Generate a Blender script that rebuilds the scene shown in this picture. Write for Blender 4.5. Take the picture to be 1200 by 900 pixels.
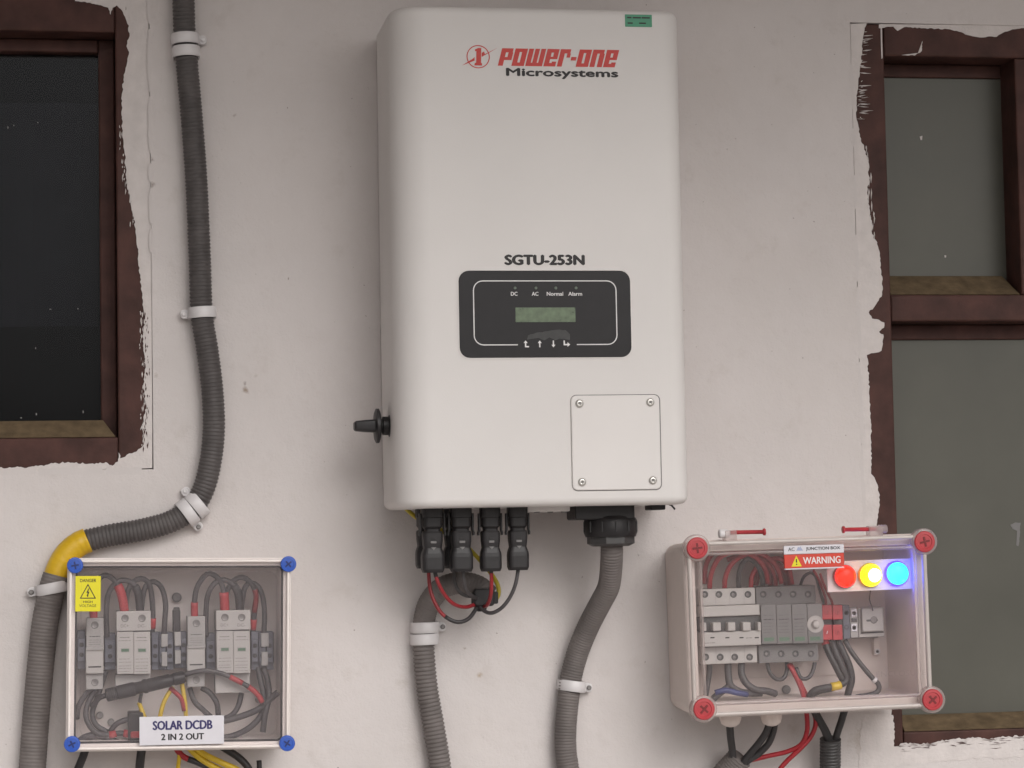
import bpy, math, random
from mathutils import Vector, Matrix
from mathutils.noise import noise as pnoise

random.seed(7)
for _o in list(bpy.data.objects):
    bpy.data.objects.remove(_o)
S = bpy.context.scene
rad = math.radians

# ------------------------------------------------------------------ camera
FPX = 2900.0                                  # focal length in pixels of a 1200 px wide picture
YAW, PITCH, ROLL = rad(9.7), rad(3.72), rad(1.05)
FW = Vector((math.sin(YAW) * math.cos(PITCH), math.cos(YAW) * math.cos(PITCH), math.sin(PITCH)))
RT0 = Vector((math.cos(YAW), -math.sin(YAW), 0))
UP0 = RT0.cross(FW)
RT = RT0 * math.cos(ROLL) - UP0 * math.sin(ROLL)
UP = RT0 * math.sin(ROLL) + UP0 * math.cos(ROLL)
CAM = Vector((0, 0, 1.63)) - FW * (FPX / 1000.0)
cd = bpy.data.cameras.new('camera')
cd.sensor_width = 36.0
cd.lens = FPX / 1200.0 * 36.0
cd.clip_start = 0.05
cd.clip_end = 2000.0
cam = bpy.data.objects.new('camera', cd)
S.collection.objects.link(cam)
cam.matrix_world = Matrix(((RT.x, UP.x, -FW.x, CAM.x), (RT.y, UP.y, -FW.y, CAM.y),
                           (RT.z, UP.z, -FW.z, CAM.z), (0, 0, 0, 1)))
S.camera = cam

# ------------------------------------------------------------------ sky, sun, exposure
SUN_EL, SUN_AZ = rad(34), rad(163)            # azimuth clockwise from +Y: behind the photographer, to the right
w = bpy.data.worlds.new('World')
S.world = w
w.use_nodes = True
nt = w.node_tree
bg = nt.nodes['Background']
sky = nt.nodes.new('ShaderNodeTexSky')
sky.sky_type = 'NISHITA'
sky.sun_disc = False
sky.sun_elevation = SUN_EL
sky.sun_rotation = SUN_AZ
sky.air_density = 1.0
sky.dust_density = 6.0
sky.ozone_density = 0.6
hs = nt.nodes.new('ShaderNodeHueSaturation')   # overcast: the cloud layer takes the blue out of the sky
hs.inputs['Saturation'].default_value = 0.15
nt.links.new(sky.outputs[0], hs.inputs['Color'])
nt.links.new(hs.outputs[0], bg.inputs['Color'])
bg.inputs['Strength'].default_value = 0.10
sl = bpy.data.lights.new('sun', 'SUN')
sl.energy = 0.6
sl.angle = rad(35)
sl.color = (1.0, 0.97, 0.945)
so = bpy.data.objects.new('sun', sl)
S.collection.objects.link(so)
to_sun = Vector((math.sin(SUN_AZ) * math.cos(SUN_EL), math.cos(SUN_AZ) * math.cos(SUN_EL), math.sin(SUN_EL)))
so.rotation_euler = (-to_sun).to_track_quat('-Z', 'Y').to_euler()
so.location = to_sun * 20
vs = S.view_settings
vs.view_transform = 'Standard'
vs.look = 'None'
vs.gamma = 1.0
vs.use_curve_mapping = False
vs.exposure = 0.22
S.cycles.transparent_max_bounces = 16
S.cycles.max_bounces = 6
S.cycles.diffuse_bounces = 4
S.cycles.adaptive_threshold = 0.02
S.cycles.caustics_reflective = False
S.cycles.caustics_refractive = False
S.cycles.glossy_bounces = 3
S.cycles.use_denoising = True

# ------------------------------------------------------------------ helpers
def pt(px, py, d=0.0):
    """the point d metres in front of the house wall that the photograph shows at (px, py)"""
    r = FW + RT * ((px - 600) / FPX) - UP * ((py - 450) / FPX)
    return CAM + r * ((-d - CAM.y) / r.y)

def mpp(px, py, d=0.0):
    a = pt(px, py, d)
    return (pt(px + 10, py, d) - a).length / 10, (pt(px, py + 10, d) - a).length / 10

WM = {}
def TR(v, rot=0.0):
    return Matrix.Translation(v) @ Matrix.Rotation(-rad(rot), 4, 'Y')

def put(o, M, parent=None):
    WM[o.name] = M.copy()
    if parent is not None:
        o.parent = parent
        o.matrix_basis = WM[parent.name].inverted() @ M
    else:
        o.matrix_basis = M
    return o

def tag(o, label, cat, group=None):
    o['label'] = label
    o['category'] = cat
    if group:
        o['group'] = group
    return o

def thing(name, label, cat, loc, group=None, rot=0.0):
    o = bpy.data.objects.new(name, None)
    o.empty_display_size = 0.02
    S.collection.objects.link(o)
    put(o, TR(loc, rot))
    return tag(o, label, cat, group)

class MB:
    """collects geometry in local (u right, v up, n out of the wall) coordinates"""
    def __init__(s):
        s.v, s.f, s.sm = [], [], []
    def add(s, pts, faces, smooth=False):
        b = len(s.v)
        s.v += [tuple(p) for p in pts]
        s.f += [tuple(i + b for i in f) for f in faces]
        s.sm += [smooth] * len(faces)
        return s
    def loft(s, loops, cap0=True, cap1=True, smooth=False, closed=True):
        b = len(s.v)
        n = len(loops[0])
        for L in loops:
            s.v += [tuple(p) for p in L]
        for k in range(len(loops) - 1):
            for i in range(n if closed else n - 1):
                j = (i + 1) % n
                s.f.append((b + k * n + i, b + k * n + j, b + (k + 1) * n + j, b + (k + 1) * n + i))
                s.sm.append(smooth)
        if cap0:
            s.f.append(tuple(b + i for i in reversed(range(n)))); s.sm.append(False)
        if cap1:
            e = b + (len(loops) - 1) * n
            s.f.append(tuple(e + i for i in range(n))); s.sm.append(False)
        return s
    def plate(s, u, v, w, h, n0, n1, r=0.0015, bev=0.0006, seg=4):
        bev = min(bev, abs(n1 - n0) * 0.45, w * .3, h * .3)
        r = min(r, w * .49, h * .49)
        a = rrect(u, v, w, h, r, seg)
        c = rrect(u, v, w - 2 * bev, h - 2 * bev, max(r - bev, r * .3), seg)
        L = [[(p[0], p[1], n0) for p in a], [(p[0], p[1], n1 - bev) for p in a]]
        if bev > 0:
            m = rrect(u, v, w - .6 * bev, h - .6 * bev, max(r - .3 * bev, r * .5), seg)
            L += [[(p[0], p[1], n1 - .3 * bev) for p in m], [(p[0], p[1], n1) for p in c]]
        return s.loft(L)
    def lathe(s, prof, M=None, n=20, smooth=True):
        M = M or Matrix.Identity(4)
        L = []
        for r, h in prof:
            L.append([M @ Vector((r * math.cos(2 * math.pi * i / n), r * math.sin(2 * math.pi * i / n), h)) for i in range(n)])
        return s.loft(L, smooth=smooth)
    def poly(s, pts, n0, n1):
        return s.loft([[(p[0], p[1], n0) for p in pts], [(p[0], p[1], n1) for p in pts]])
    def mesh(s, name):
        me = bpy.data.meshes.new(name)
        me.from_pydata([(p[0], -p[2], p[1]) for p in s.v], [], s.f)
        me.polygons.foreach_set('use_smooth', s.sm)
        me.update()
        import bmesh
        bm = bmesh.new(); bm.from_mesh(me)
        bmesh.ops.recalc_face_normals(bm, faces=bm.faces)
        bm.to_mesh(me); bm.free()
        return me
    def build(s, name, mat, parent=None, loc=(0, 0, 0), rot=0.0, M=None, autosmooth=None):
        me = s.mesh(name)
        me.materials.append(mat)
        if autosmooth:
            me.polygons.foreach_set('use_smooth', [True] * len(me.polygons))
            me.set_sharp_from_angle(angle=rad(autosmooth))
        o = bpy.data.objects.new(name, me)
        S.collection.objects.link(o)
        return put(o, M if M is not None else TR(Vector(loc), rot), parent)

def rrect(u, v, w, h, r, seg=4):
    P = []
    for cx, cy, a0 in ((u + w / 2 - r, v + h / 2 - r, 0), (u - w / 2 + r, v + h / 2 - r, 90),
                       (u - w / 2 + r, v - h / 2 + r, 180), (u + w / 2 - r, v - h / 2 + r, 270)):
        for k in range(seg + 1):
            a = rad(a0 + 90 * k / seg)
            P.append((cx + r * math.cos(a), cy + r * math.sin(a)))
    return P

def circ(u, v, r, n=24):
    return [(u + r * math.cos(2 * math.pi * i / n), v + r * math.sin(2 * math.pi * i / n)) for i in range(n)]

def pbox(name, mat, parent, x0, y0, x1, y1, d0, d1, r=0.0012, bev=0.0007, rot=0.0):
    """a rounded plate whose front face fills the picture rectangle at d1 in front of the wall"""
    cx, cy = (x0 + x1) / 2, (y0 + y1) / 2
    sx, sy = mpp(cx, cy, d1)
    m = MB().plate(0, 0, abs(x1 - x0) * sx, abs(y1 - y0) * sy, -(d1 - d0), 0, r, bev)
    return m.build(name, mat, parent, pt(cx, cy, d1), rot)

def catmull(P, step):
    P = [Vector(p) for p in P]
    Q = [P[0] * 2 - P[1]] + P + [P[-1] * 2 - P[-2]]
    out = []
    for i in range(1, len(Q) - 2):
        p0, p1, p2, p3 = Q[i - 1], Q[i], Q[i + 1], Q[i + 2]
        k = max(2, int((p2 - p1).length / (step * .25)))
        for j in range(k):
            t = j / k
            out.append(0.5 * ((2 * p1) + (p2 - p0) * t + (2 * p0 - 5 * p1 + 4 * p2 - p3) * t * t + (3 * p1 - p0 - 3 * p2 + p3) * t ** 3))
    out.append(P[-1])
    res, acc = [out[0]], 0.0                     # even spacing
    for a, b in zip(out, out[1:]):
        L = (b - a).length
        while acc + L >= step and L > 0:
            t = (step - acc) / L
            a = a.lerp(b, t); L = (b - a).length; acc = 0.0
            res.append(a.copy())
        acc += L
    if (res[-1] - out[-1]).length > step * .3:
        res.append(out[-1])
    return res

def sweep(path, rf, seg=12, caps=True):
    """tube along world points; rf(i, s) gives the radius. Returns an MB in world-like (u, v, n) coordinates"""
    m = MB()
    T = [(path[min(i + 1, len(path) - 1)] - path[max(i - 1, 0)]).normalized() for i in range(len(path))]
    N = T[0].orthogonal().normalized()
    L, dist = [], 0.0
    for i, p in enumerate(path):
        if i:
            dist += (p - path[i - 1]).length
            N = (N - T[i] * N.dot(T[i])).normalized()
        B = T[i].cross(N)
        r = rf(i, dist)
        L.append([p + (N * math.cos(2 * math.pi * k / seg) + B * math.sin(2 * math.pi * k / seg)) * r for k in range(seg)])
    L = [[(q.x, q.z, -q.y) for q in R_] for R_ in L]
    return m.loft(L, caps, caps, smooth=True)

def tube(name, mat, parent, P, r, step=0.004, seg=10, origin=None):
    """P: list of (px, py, d)"""
    path = catmull([pt(*p) for p in P], step)
    o = origin or path[0]
    path = [p - o for p in path]
    ob = sweep(path, lambda i, s: r * (1 + 0.03 * math.sin(s * 90)), seg).build(name, mat, parent, o)
    return ob

def wire(name, label, cat, mat, P, r, group=None, sleeves=(), step=0.004):
    """a wire with optional sleeves [(fraction0, fraction1, material, radius factor)]"""
    path = catmull([pt(*p) for p in P], step)
    o = path[0].copy()
    if not sleeves:
        ob = sweep([p - o for p in path], lambda i, s: r, 10).build(name, mat, None, o)
        return tag(ob, label, cat, group)
    t = thing(name, label, cat, o, group)
    sweep([p - o for p in path], lambda i, s: r, 10).build('core', mat, t, o)
    for a, b, m2, k in sleeves:
        i0, i1 = int(a * (len(path) - 1)), max(int(b * (len(path) - 1)), int(a * (len(path) - 1)) + 1)
        seg = path[i0:i1 + 1]
        if len(seg) > 1:
            sweep([p - o for p in seg], lambda i, s: r * k, 12).build('sleeve', m2, t, o)
    return t

def text(name, s, px, py, w, h, d, mat, parent, rot=0.0, bold=0.0, shear=0.0, ext=0.0002):
    cu = bpy.data.curves.new('t', 'FONT')
    cu.body = s
    cu.shear = shear
    cu.resolution_u = 3
    ob = bpy.data.objects.new('t', cu)
    S.collection.objects.link(ob)
    bpy.context.view_layer.update()
    me = bpy.data.meshes.new_from_object(ob.evaluated_get(bpy.context.evaluated_depsgraph_get()))
    bpy.data.objects.remove(ob)
    bpy.data.curves.remove(cu)
    xs = [v.co.x for v in me.vertices]; ys = [v.co.y for v in me.vertices]
    sx, sy = mpp(px, py, d)
    kx = w * sx / (max(xs) - min(xs)); ky = h * sy / (max(ys) - min(ys))
    cx, cy = (max(xs) + min(xs)) / 2, (max(ys) + min(ys)) / 2
    V0 = [((v.co.x - cx) * kx, (v.co.y - cy) * ky) for v in me.vertices]
    F0 = [tuple(p.vertices) for p in me.polygons]
    e = bold * (max(ys) - min(ys)) * ky          # heavier strokes: the outline stamped a few times, each a hair further out
    offs = [(0, 0)] if not bold else [(-e, 0), (e, 0), (0, e * .6), (0, -e * .6), (-e * .5, 0), (e * .5, 0)]
    V, Fc = [], []
    for i, (dx, dy) in enumerate(offs):
        b0 = len(V)
        V += [(x + dx, -ext - i * .00002, y + dy) for x, y in V0]
        Fc += [tuple(q + b0 for q in f) for f in F0]
    bpy.data.meshes.remove(me)
    me = bpy.data.meshes.new(name)
    me.from_pydata(V, [], Fc)
    me.materials.append(mat)
    o = bpy.data.objects.new(name, me)
    S.collection.objects.link(o)
    return put(o, TR(pt(px, py, d), rot), parent)

def ragged(P, amp, step=2.5, seed=0):
    rnd = random.Random(seed)
    out = []
    for (a, b) in zip(P, P[1:]):
        L = math.hypot(b[0] - a[0], b[1] - a[1])
        k = max(1, int(L / step))
        nx, ny = -(b[1] - a[1]) / max(L, 1e-6), (b[0] - a[0]) / max(L, 1e-6)
        for j in range(k):
            t = j / k
            q = rnd.uniform(-amp, amp) if j else rnd.uniform(-amp, amp) * .4
            out.append((a[0] + (b[0] - a[0]) * t + nx * q, a[1] + (b[1] - a[1]) * t + ny * q))
    out.append(P[-1])
    return out

def film(name, mat, parent, polys, d0, d1):
    """thin layers of paint lying on a surface; polys are picture outlines"""
    m = MB()
    o = pt(polys[0][0][0], polys[0][0][1], d1)
    for P in polys:
        Q = [pt(x, y, d1) - o for x, y in P]
        m.poly([(q.x, q.z) for q in Q], d0 - d1, 0)
    return m.build(name, mat, parent, o)

# ------------------------------------------------------------------ materials
def mat(name, col, rough=0.5, metal=0.0, var=0.06, scale=60.0, bump=0.0, bscale=200.0, spec=0.5, emit=None, estr=0.0, rvar=0.08):
    m = bpy.data.materials.new(name)
    m.use_nodes = True
    t = m.node_tree
    b = t.nodes['Principled BSDF']
    tc = t.nodes.new('ShaderNodeTexCoord')
    n1 = t.nodes.new('ShaderNodeTexNoise')
    n1.inputs['Scale'].default_value = scale
    n1.inputs['Detail'].default_value = 5
    t.links.new(tc.outputs['Object'], n1.inputs['Vector'])
    mr = t.nodes.new('ShaderNodeMapRange')
    mr.inputs['From Min'].default_value = 0.3; mr.inputs['From Max'].default_value = 0.7
    mr.inputs['To Min'].default_value = 1 - var; mr.inputs['To Max'].default_value = 1 + var
    t.links.new(n1.outputs['Fac'], mr.inputs['Value'])
    mx = t.nodes.new('ShaderNodeVectorMath'); mx.operation = 'SCALE'
    mx.inputs[0].default_value = col
    t.links.new(mr.outputs[0], mx.inputs['Scale'])
    t.links.new(mx.outputs[0], b.inputs['Base Color'])
    m2 = t.nodes.new('ShaderNodeMapRange')
    m2.inputs['To Min'].default_value = max(0.02, rough - rvar); m2.inputs['To Max'].default_value = min(1, rough + rvar)
    t.links.new(n1.outputs['Fac'], m2.inputs['Value'])
    t.links.new(m2.outputs[0], b.inputs['Roughness'])
    b.inputs['Metallic'].default_value = metal
    b.inputs['Specular IOR Level'].default_value = spec
    if bump:
        n2 = t.nodes.new('ShaderNodeTexNoise')
        n2.inputs['Scale'].default_value = bscale; n2.inputs['Detail'].default_value = 4
        t.links.new(tc.outputs['Object'], n2.inputs['Vector'])
        bp = t.nodes.new('ShaderNodeBump')
        bp.inputs['Strength'].default_value = bump; bp.inputs['Distance'].default_value = 0.001
        t.links.new(n2.outputs['Fac'], bp.inputs['Height'])
        t.links.new(bp.outputs[0], b.inputs['Normal'])
    if emit:
        b.inputs['Emission Color'].default_value = (*emit, 1)
        b.inputs['Emission Strength'].default_value = estr
    return m

def clear_mat(name, tint, haze_col, haze, gloss=0.05, rough=0.06, hv=.25):
    """clear moulded plastic: lets light straight through, with a milky share and a sheen"""
    m = bpy.data.materials.new(name)
    m.use_nodes = True
    t = m.node_tree
    for n in list(t.nodes):
        if n.type != 'OUTPUT_MATERIAL':
            t.nodes.remove(n)
    out = [n for n in t.nodes if n.type == 'OUTPUT_MATERIAL'][0]
    tr = t.nodes.new('ShaderNodeBsdfTransparent'); tr.inputs[0].default_value = (*tint, 1)
    df = t.nodes.new('ShaderNodeBsdfDiffuse'); df.inputs[0].default_value = (*haze_col, 1)
    tl = t.nodes.new('ShaderNodeBsdfTranslucent'); tl.inputs[0].default_value = (*haze_col, 1)
    dm = t.nodes.new('ShaderNodeMixShader'); dm.inputs[0].default_value = 0.4
    t.links.new(df.outputs[0], dm.inputs[1]); t.links.new(tl.outputs[0], dm.inputs[2])
    gl = t.nodes.new('ShaderNodeBsdfGlossy'); gl.inputs['Roughness'].default_value = rough
    tc = t.nodes.new('ShaderNodeTexCoord'); nz = t.nodes.new('ShaderNodeTexNoise'); nz.inputs['Scale'].default_value = 25
    nz.inputs['Detail'].default_value = 6
    t.links.new(tc.outputs['Object'], nz.inputs['Vector'])
    mr = t.nodes.new('ShaderNodeMapRange')
    mr.inputs['From Min'].default_value = .3; mr.inputs['From Max'].default_value = .7
    mr.inputs['To Min'].default_value = haze * (1 - hv); mr.inputs['To Max'].default_value = haze * (1 + hv)
    t.links.new(nz.outputs['Fac'], mr.inputs['Value'])
    a = t.nodes.new('ShaderNodeMixShader')
    t.links.new(mr.outputs[0], a.inputs[0]); t.links.new(tr.outputs[0], a.inputs[1]); t.links.new(dm.outputs[0], a.inputs[2])
    lw_ = t.nodes.new('ShaderNodeLayerWeight'); lw_.inputs[0].default_value = 0.5
    pw = t.nodes.new('ShaderNodeMath'); pw.operation = 'POWER'; pw.inputs[1].default_value = 5.0
    t.links.new(lw_.outputs['Facing'], pw.inputs[0])
    fr = t.nodes.new('ShaderNodeMapRange')
    fr.inputs['To Min'].default_value = gloss; fr.inputs['To Max'].default_value = .45
    t.links.new(pw.outputs[0], fr.inputs['Value'])
    b = t.nodes.new('ShaderNodeMixShader')
    t.links.new(fr.outputs[0], b.inputs[0]); t.links.new(a.outputs[0], b.inputs[1]); t.links.new(gl.outputs[0], b.inputs[2])
    t.links.new(b.outputs[0], out.inputs[0])
    return m

def wall_mat():
    m = mat('painted_plaster', (0.585, 0.543, 0.532), 0.8, var=0.035, scale=7.0, spec=0.25)
    t = m.node_tree
    N = t.nodes.new
    b = t.nodes['Principled BSDF']
    tc = [n for n in t.nodes if n.type == 'TEX_COORD'][0]
    col = b.inputs['Base Color'].links[0].from_socket
    def noise(scale, detail=4, rough=.6):
        n = N('ShaderNodeTexNoise'); n.inputs['Scale'].default_value = scale
        n.inputs['Detail'].default_value = detail; n.inputs['Roughness'].default_value = rough
        t.links.new(tc.outputs['Object'], n.inputs['Vector'])
        return n
    def rng(sock, a, c, lo=0.0, hi=1.0):
        r = N('ShaderNodeMapRange'); r.inputs['From Min'].default_value = a; r.inputs['From Max'].default_value = c
        r.inputs['To Min'].default_value = lo; r.inputs['To Max'].default_value = hi
        t.links.new(sock, r.inputs['Value'])
        return r.outputs[0]
    def mixc(fac, c0, c1):
        x = N('ShaderNodeMix'); x.data_type = 'RGBA'
        if isinstance(fac, float): x.inputs[0].default_value = fac
        else: t.links.new(fac, x.inputs[0])
        t.links.new(c0, x.inputs[6])
        x.inputs[7].default_value = (*c1, 1)
        return x.outputs[2]
    # faint scuffs, specks of dirt
    col = mixc(rng(noise(22, 8, .7).outputs['Fac'], .56, .78, 0, .4), col, (0.42, 0.37, 0.34))
    col = mixc(rng(noise(3.2, 6, .65).outputs['Fac'], .45, .7, 0, .3), col, (0.50, 0.45, 0.42))
    col = mixc(rng(noise(160, 2, .5).outputs['Fac'], .735, .77, 0, .6), col, (0.16, 0.12, 0.10))
    col = mixc(rng(noise(70, 3, .5).outputs['Fac'], .75, .78, 0, .6), col, (0.2, 0.15, 0.12))
    # single stains
    nz = noise(180, 4, .7)
    spots = [(288, 457, 5, .75, (0.2, 0.13, 0.08)), (287, 450, 2.5, .9, (0.1, 0.07, 0.05)), (562, 791, 4, .6, (0.3, 0.2, 0.1)),
             (178, 187, 3.5, .8, (0.16, 0.12, 0.1)), (179, 216, 4, .8, (0.18, 0.13, 0.11)), (300, 440, 3, .35, (0.3, 0.25, 0.2)),
             (1010, 868, 18, .5, (0.36, 0.30, 0.25)), (930, 855, 10, .3, (0.36, 0.30, 0.25)), (1018, 850, 5, .6, (0.25, 0.18, 0.12)),
             (880, 560, 2.2, .5, (0.3, 0.25, 0.2)), (545, 760, 2, .6, (0.25, 0.2, 0.15)), (183, 440, 3, .5, (0.3, 0.25, 0.2)),
             (275, 135, 2.5, .7, (0.25, 0.2, 0.18)), (470, 800, 9, .2, (0.35, 0.3, 0.25))]
    for px, py, r, k, c in spots:
        p = pt(px, py, 0)
        vd = N('ShaderNodeVectorMath'); vd.operation = 'DISTANCE'
        t.links.new(tc.outputs['Object'], vd.inputs[0]); vd.inputs[1].default_value = p
        ad = N('ShaderNodeMath'); ad.operation = 'MULTIPLY_ADD'
        t.links.new(nz.outputs['Fac'], ad.inputs[0]); ad.inputs[1].default_value = r * .0028; t.links.new(vd.outputs['Value'], ad.inputs[2])
        f = rng(ad.outputs[0], r * .0014, r * .0024, k, 0.0)
        col = mixc(f, col, c)
    t.links.new(col, b.inputs['Base Color'])
    # trowelled relief: broad waves and fine grain
    n1, n2, n3 = noise(6, 3), noise(60, 5, .65), noise(420, 3)
    a1 = N('ShaderNodeMath'); a1.operation = 'MULTIPLY_ADD'; a1.inputs[1].default_value = 6.0
    t.links.new(n1.outputs['Fac'], a1.inputs[0]); t.links.new(n2.outputs['Fac'], a1.inputs[2])
    a2 = N('ShaderNodeMath'); a2.operation = 'MULTIPLY_ADD'; a2.inputs[1].default_value = .25
    t.links.new(n3.outputs['Fac'], a2.inputs[0]); t.links.new(a1.outputs[0], a2.inputs[2])
    bp = N('ShaderNodeBump'); bp.inputs['Strength'].default_value = .8; bp.inputs['Distance'].default_value = .0016
    t.links.new(a2.outputs[0], bp.inputs['Height']); t.links.new(bp.outputs[0], b.inputs['Normal'])
    return m

M = dict(
    wall=wall_mat(),
    film=mat('smeared_white_paint', (0.59, 0.545, 0.53), .8, var=.06, scale=60, bump=.6, bscale=260, spec=.25),
    wall_paint=mat('plain_wall_paint', (0.565, 0.524, 0.512), .8, var=.03, scale=20, bump=.3, bscale=200, spec=.25),
    wood=mat('brown_painted_wood', (0.063, 0.029, 0.024), .55, var=.35, scale=28, bump=.4, bscale=150, spec=.16),
    dust=mat('dusty_brown_wood', (0.12, 0.085, 0.05), .85, var=.3, scale=70, bump=.4, bscale=400, spec=.2),
    frost=mat('frosted_green_glass', (0.083, 0.080, 0.066), .4, var=.12, scale=7, spec=.3),
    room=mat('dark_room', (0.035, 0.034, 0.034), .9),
    curtain=mat('dark_curtain', (0.055, 0.053, 0.057), .9, var=.2, scale=20),
    powder=mat('white_powder_coat', (0.655, 0.626, 0.611), .45, var=.03, scale=6, bump=.14, bscale=1500, spec=.25),
    powder2=mat('white_coated_cover', (0.66, 0.628, 0.612), .40, var=.02, scale=12, bump=.1, bscale=1500, spec=.3),
    alu=mat('cast_aluminium', (0.5, 0.48, 0.46), .45, metal=.6),
    black=mat('black_plastic', (0.019, 0.017, 0.018), .45, var=.2, spec=.35),
    glossblack=mat('black_panel_film', (0.016, 0.0145, 0.016), .34, var=.1, spec=.22),
    darkgrey=mat('dark_grey_plastic', (0.045, 0.042, 0.042), .5, var=.15),
    conduit=mat('grey_conduit', (0.080, 0.071, 0.070), .5, var=.2, scale=40, spec=.35),
    conduit2=mat('grey_conduit_dusty', (0.150, 0.132, 0.126), .6, var=.2, scale=30, spec=.3),
    clip=mat('white_plastic', (0.62, 0.595, 0.60), .45, var=.05),
    tape_y=mat('yellow_tape', (0.58, 0.36, 0.01), .4, var=.1, bump=.5, bscale=120),
    tape_r=mat('red_tape', (0.36, 0.03, 0.036), .45, var=.12),
    box_a=mat('pinkish_white_enclosure', (0.79, 0.72, 0.685), .5, var=.02),
    box_b=mat('cream_enclosure', (0.70, 0.61, 0.57), .5, var=.03),
    lid_a=clear_mat('smoky_clear_lid', (0.997, 0.99, 0.992), (0.78, 0.71, 0.73), .062, gloss=.012),
    lid_b=clear_mat('clear_lid', (0.997, 0.985, 0.985), (0.84, 0.75, 0.75), .095, gloss=.012),
    bead=mat('milky_moulding', (0.50, 0.445, 0.42), .3, var=.04, scale=20),
    bead_clear=clear_mat('clear_moulding', (0.98, 0.95, 0.94), (0.70, 0.62, 0.60), .35, gloss=.03, rough=.15, hv=.02),
    gasket=mat('black_gasket', (0.02, 0.018, 0.018), .7),
    blue=mat('blue_screw_plastic', (0.022, 0.085, 0.42), .4, var=.08),
    navy=mat('dark_blue_plastic', (0.008, 0.02, 0.12), .5),
    red=mat('red_screw_plastic', (0.40, 0.032, 0.04), .45, var=.12),
    red_dark=mat('dark_red_plastic', (0.16, 0.008, 0.01), .5),
    steel=mat('screw_steel', (0.55, 0.53, 0.50), .3, metal=.9),
    steel_dark=mat('dull_steel', (0.18, 0.17, 0.165), .45, metal=.6),
    cab_k=mat('black_cable', (0.028, 0.025, 0.026), .48, var=.2),
    cab_g=mat('grey_black_cable', (0.055, 0.05, 0.052), .5, var=.2),
    cab_r=mat('red_cable', (0.33, 0.014, 0.022), .45, var=.15),
    cab_rd=mat('dark_red_cable', (0.26, 0.016, 0.022), .42, var=.2),
    cab_y=mat('yellow_cable', (0.62, 0.42, 0.02), .42, var=.1),
    cab_yg=mat('yellow_green_earth_cable', (0.48, 0.38, 0.03), .45, var=.2),
    cab_b=mat('blue_cable', (0.03, 0.04, 0.14), .45, var=.2),
    lab_w=mat('white_label', (0.61, 0.59, 0.63), .5, var=.03),
    lab_y=mat('yellow_label', (0.70, 0.62, 0.008), .45, var=.03),
    lab_r=mat('red_label', (0.55, 0.04, 0.02), .45, var=.04),
    lab_g=mat('green_sticker', (0.035, 0.24, 0.13), .45, var=.1),
    ink=mat('black_ink', (0.018, 0.015, 0.016), .6),
    ink_grey=mat('grey_ink', (0.16, 0.15, 0.15), .6),
    ink_navy=mat('navy_ink', (0.03, 0.025, 0.11), .6),
    ink_red=mat('red_ink', (0.50, 0.028, 0.02), .5, var=.03),
    ink_w=mat('white_ink', (0.72, 0.70, 0.70), .6),
    lcd=mat('green_lcd', (0.085, 0.125, 0.065), .3, var=.25, scale=160),
    smudge=mat('finger_smudge', (0.05, 0.05, 0.05), .7, var=.2, scale=150),
    led_off=mat('unlit_led', (0.10, 0.13, 0.10), .3),
    dev_w=mat('light_grey_device', (0.40, 0.378, 0.362), .5, var=.03),
    dev_m=mat('mid_grey_device', (0.32, 0.305, 0.295), .5, var=.04),
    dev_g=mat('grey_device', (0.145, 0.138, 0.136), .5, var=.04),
    dev_d=mat('recess_shade_and_print', (0.06, 0.06, 0.06), .6),  # dark grey painted as shade in gaps, holes and slots; also fine print
    term=mat('blue_grey_terminal', (0.10, 0.105, 0.13), .5, var=.15),
    green_w=mat('green_window', (0.07, 0.14, 0.085), .4),
    lamp_r=mat('lit_red_lens', (0.25, 0.0, 0.0), .3, spec=.2, emit=(1.0, 0.004, 0.0), estr=6.0),
    lamp_y=mat('lit_yellow_lens', (0.6, 0.4, 0.0), .25, spec=.2, emit=(1.0, 0.62, 0.0), estr=6.0),
    lamp_yc=mat('lit_yellow_core', (0.7, 0.6, 0.3), .25, emit=(1.0, 0.80, 0.35), estr=8),
    lamp_b=mat('lit_blue_lens', (0.0, 0.1, 0.4), .25, spec=.2, emit=(0.002, 0.085, 1.0), estr=18.0),
    lamp_br=mat('glowing_blue_bezel', (0.01, 0.02, 0.3), .3, emit=(0.035, 0.012, 1.0), estr=4),  # bezel set glowing to add blue spill around the lamp
    concrete=mat('pale_concrete_yard', (0.47, 0.44, 0.415), .9, var=.12, scale=1.5),
    soffit=mat('shade_overhang_paint', (0.5, 0.47, 0.45), .85, var=.04),
)
# ------------------------------------------------------------------ setting: ground, wall, overhang
def quadsheet(name, x0, x1, y0, y1, z, m):
    me = bpy.data.meshes.new(name)
    me.from_pydata([(x0, y0, z), (x1, y0, z), (x1, y1, z), (x0, y1, z)], [], [(0, 1, 2, 3)])
    me.materials.append(m)
    o = bpy.data.objects.new(name, me)
    S.collection.objects.link(o)
    return o
g = quadsheet('ground', -300, 300, -300, 300, 0, M['concrete'])
g['kind'] = 'structure'

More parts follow.
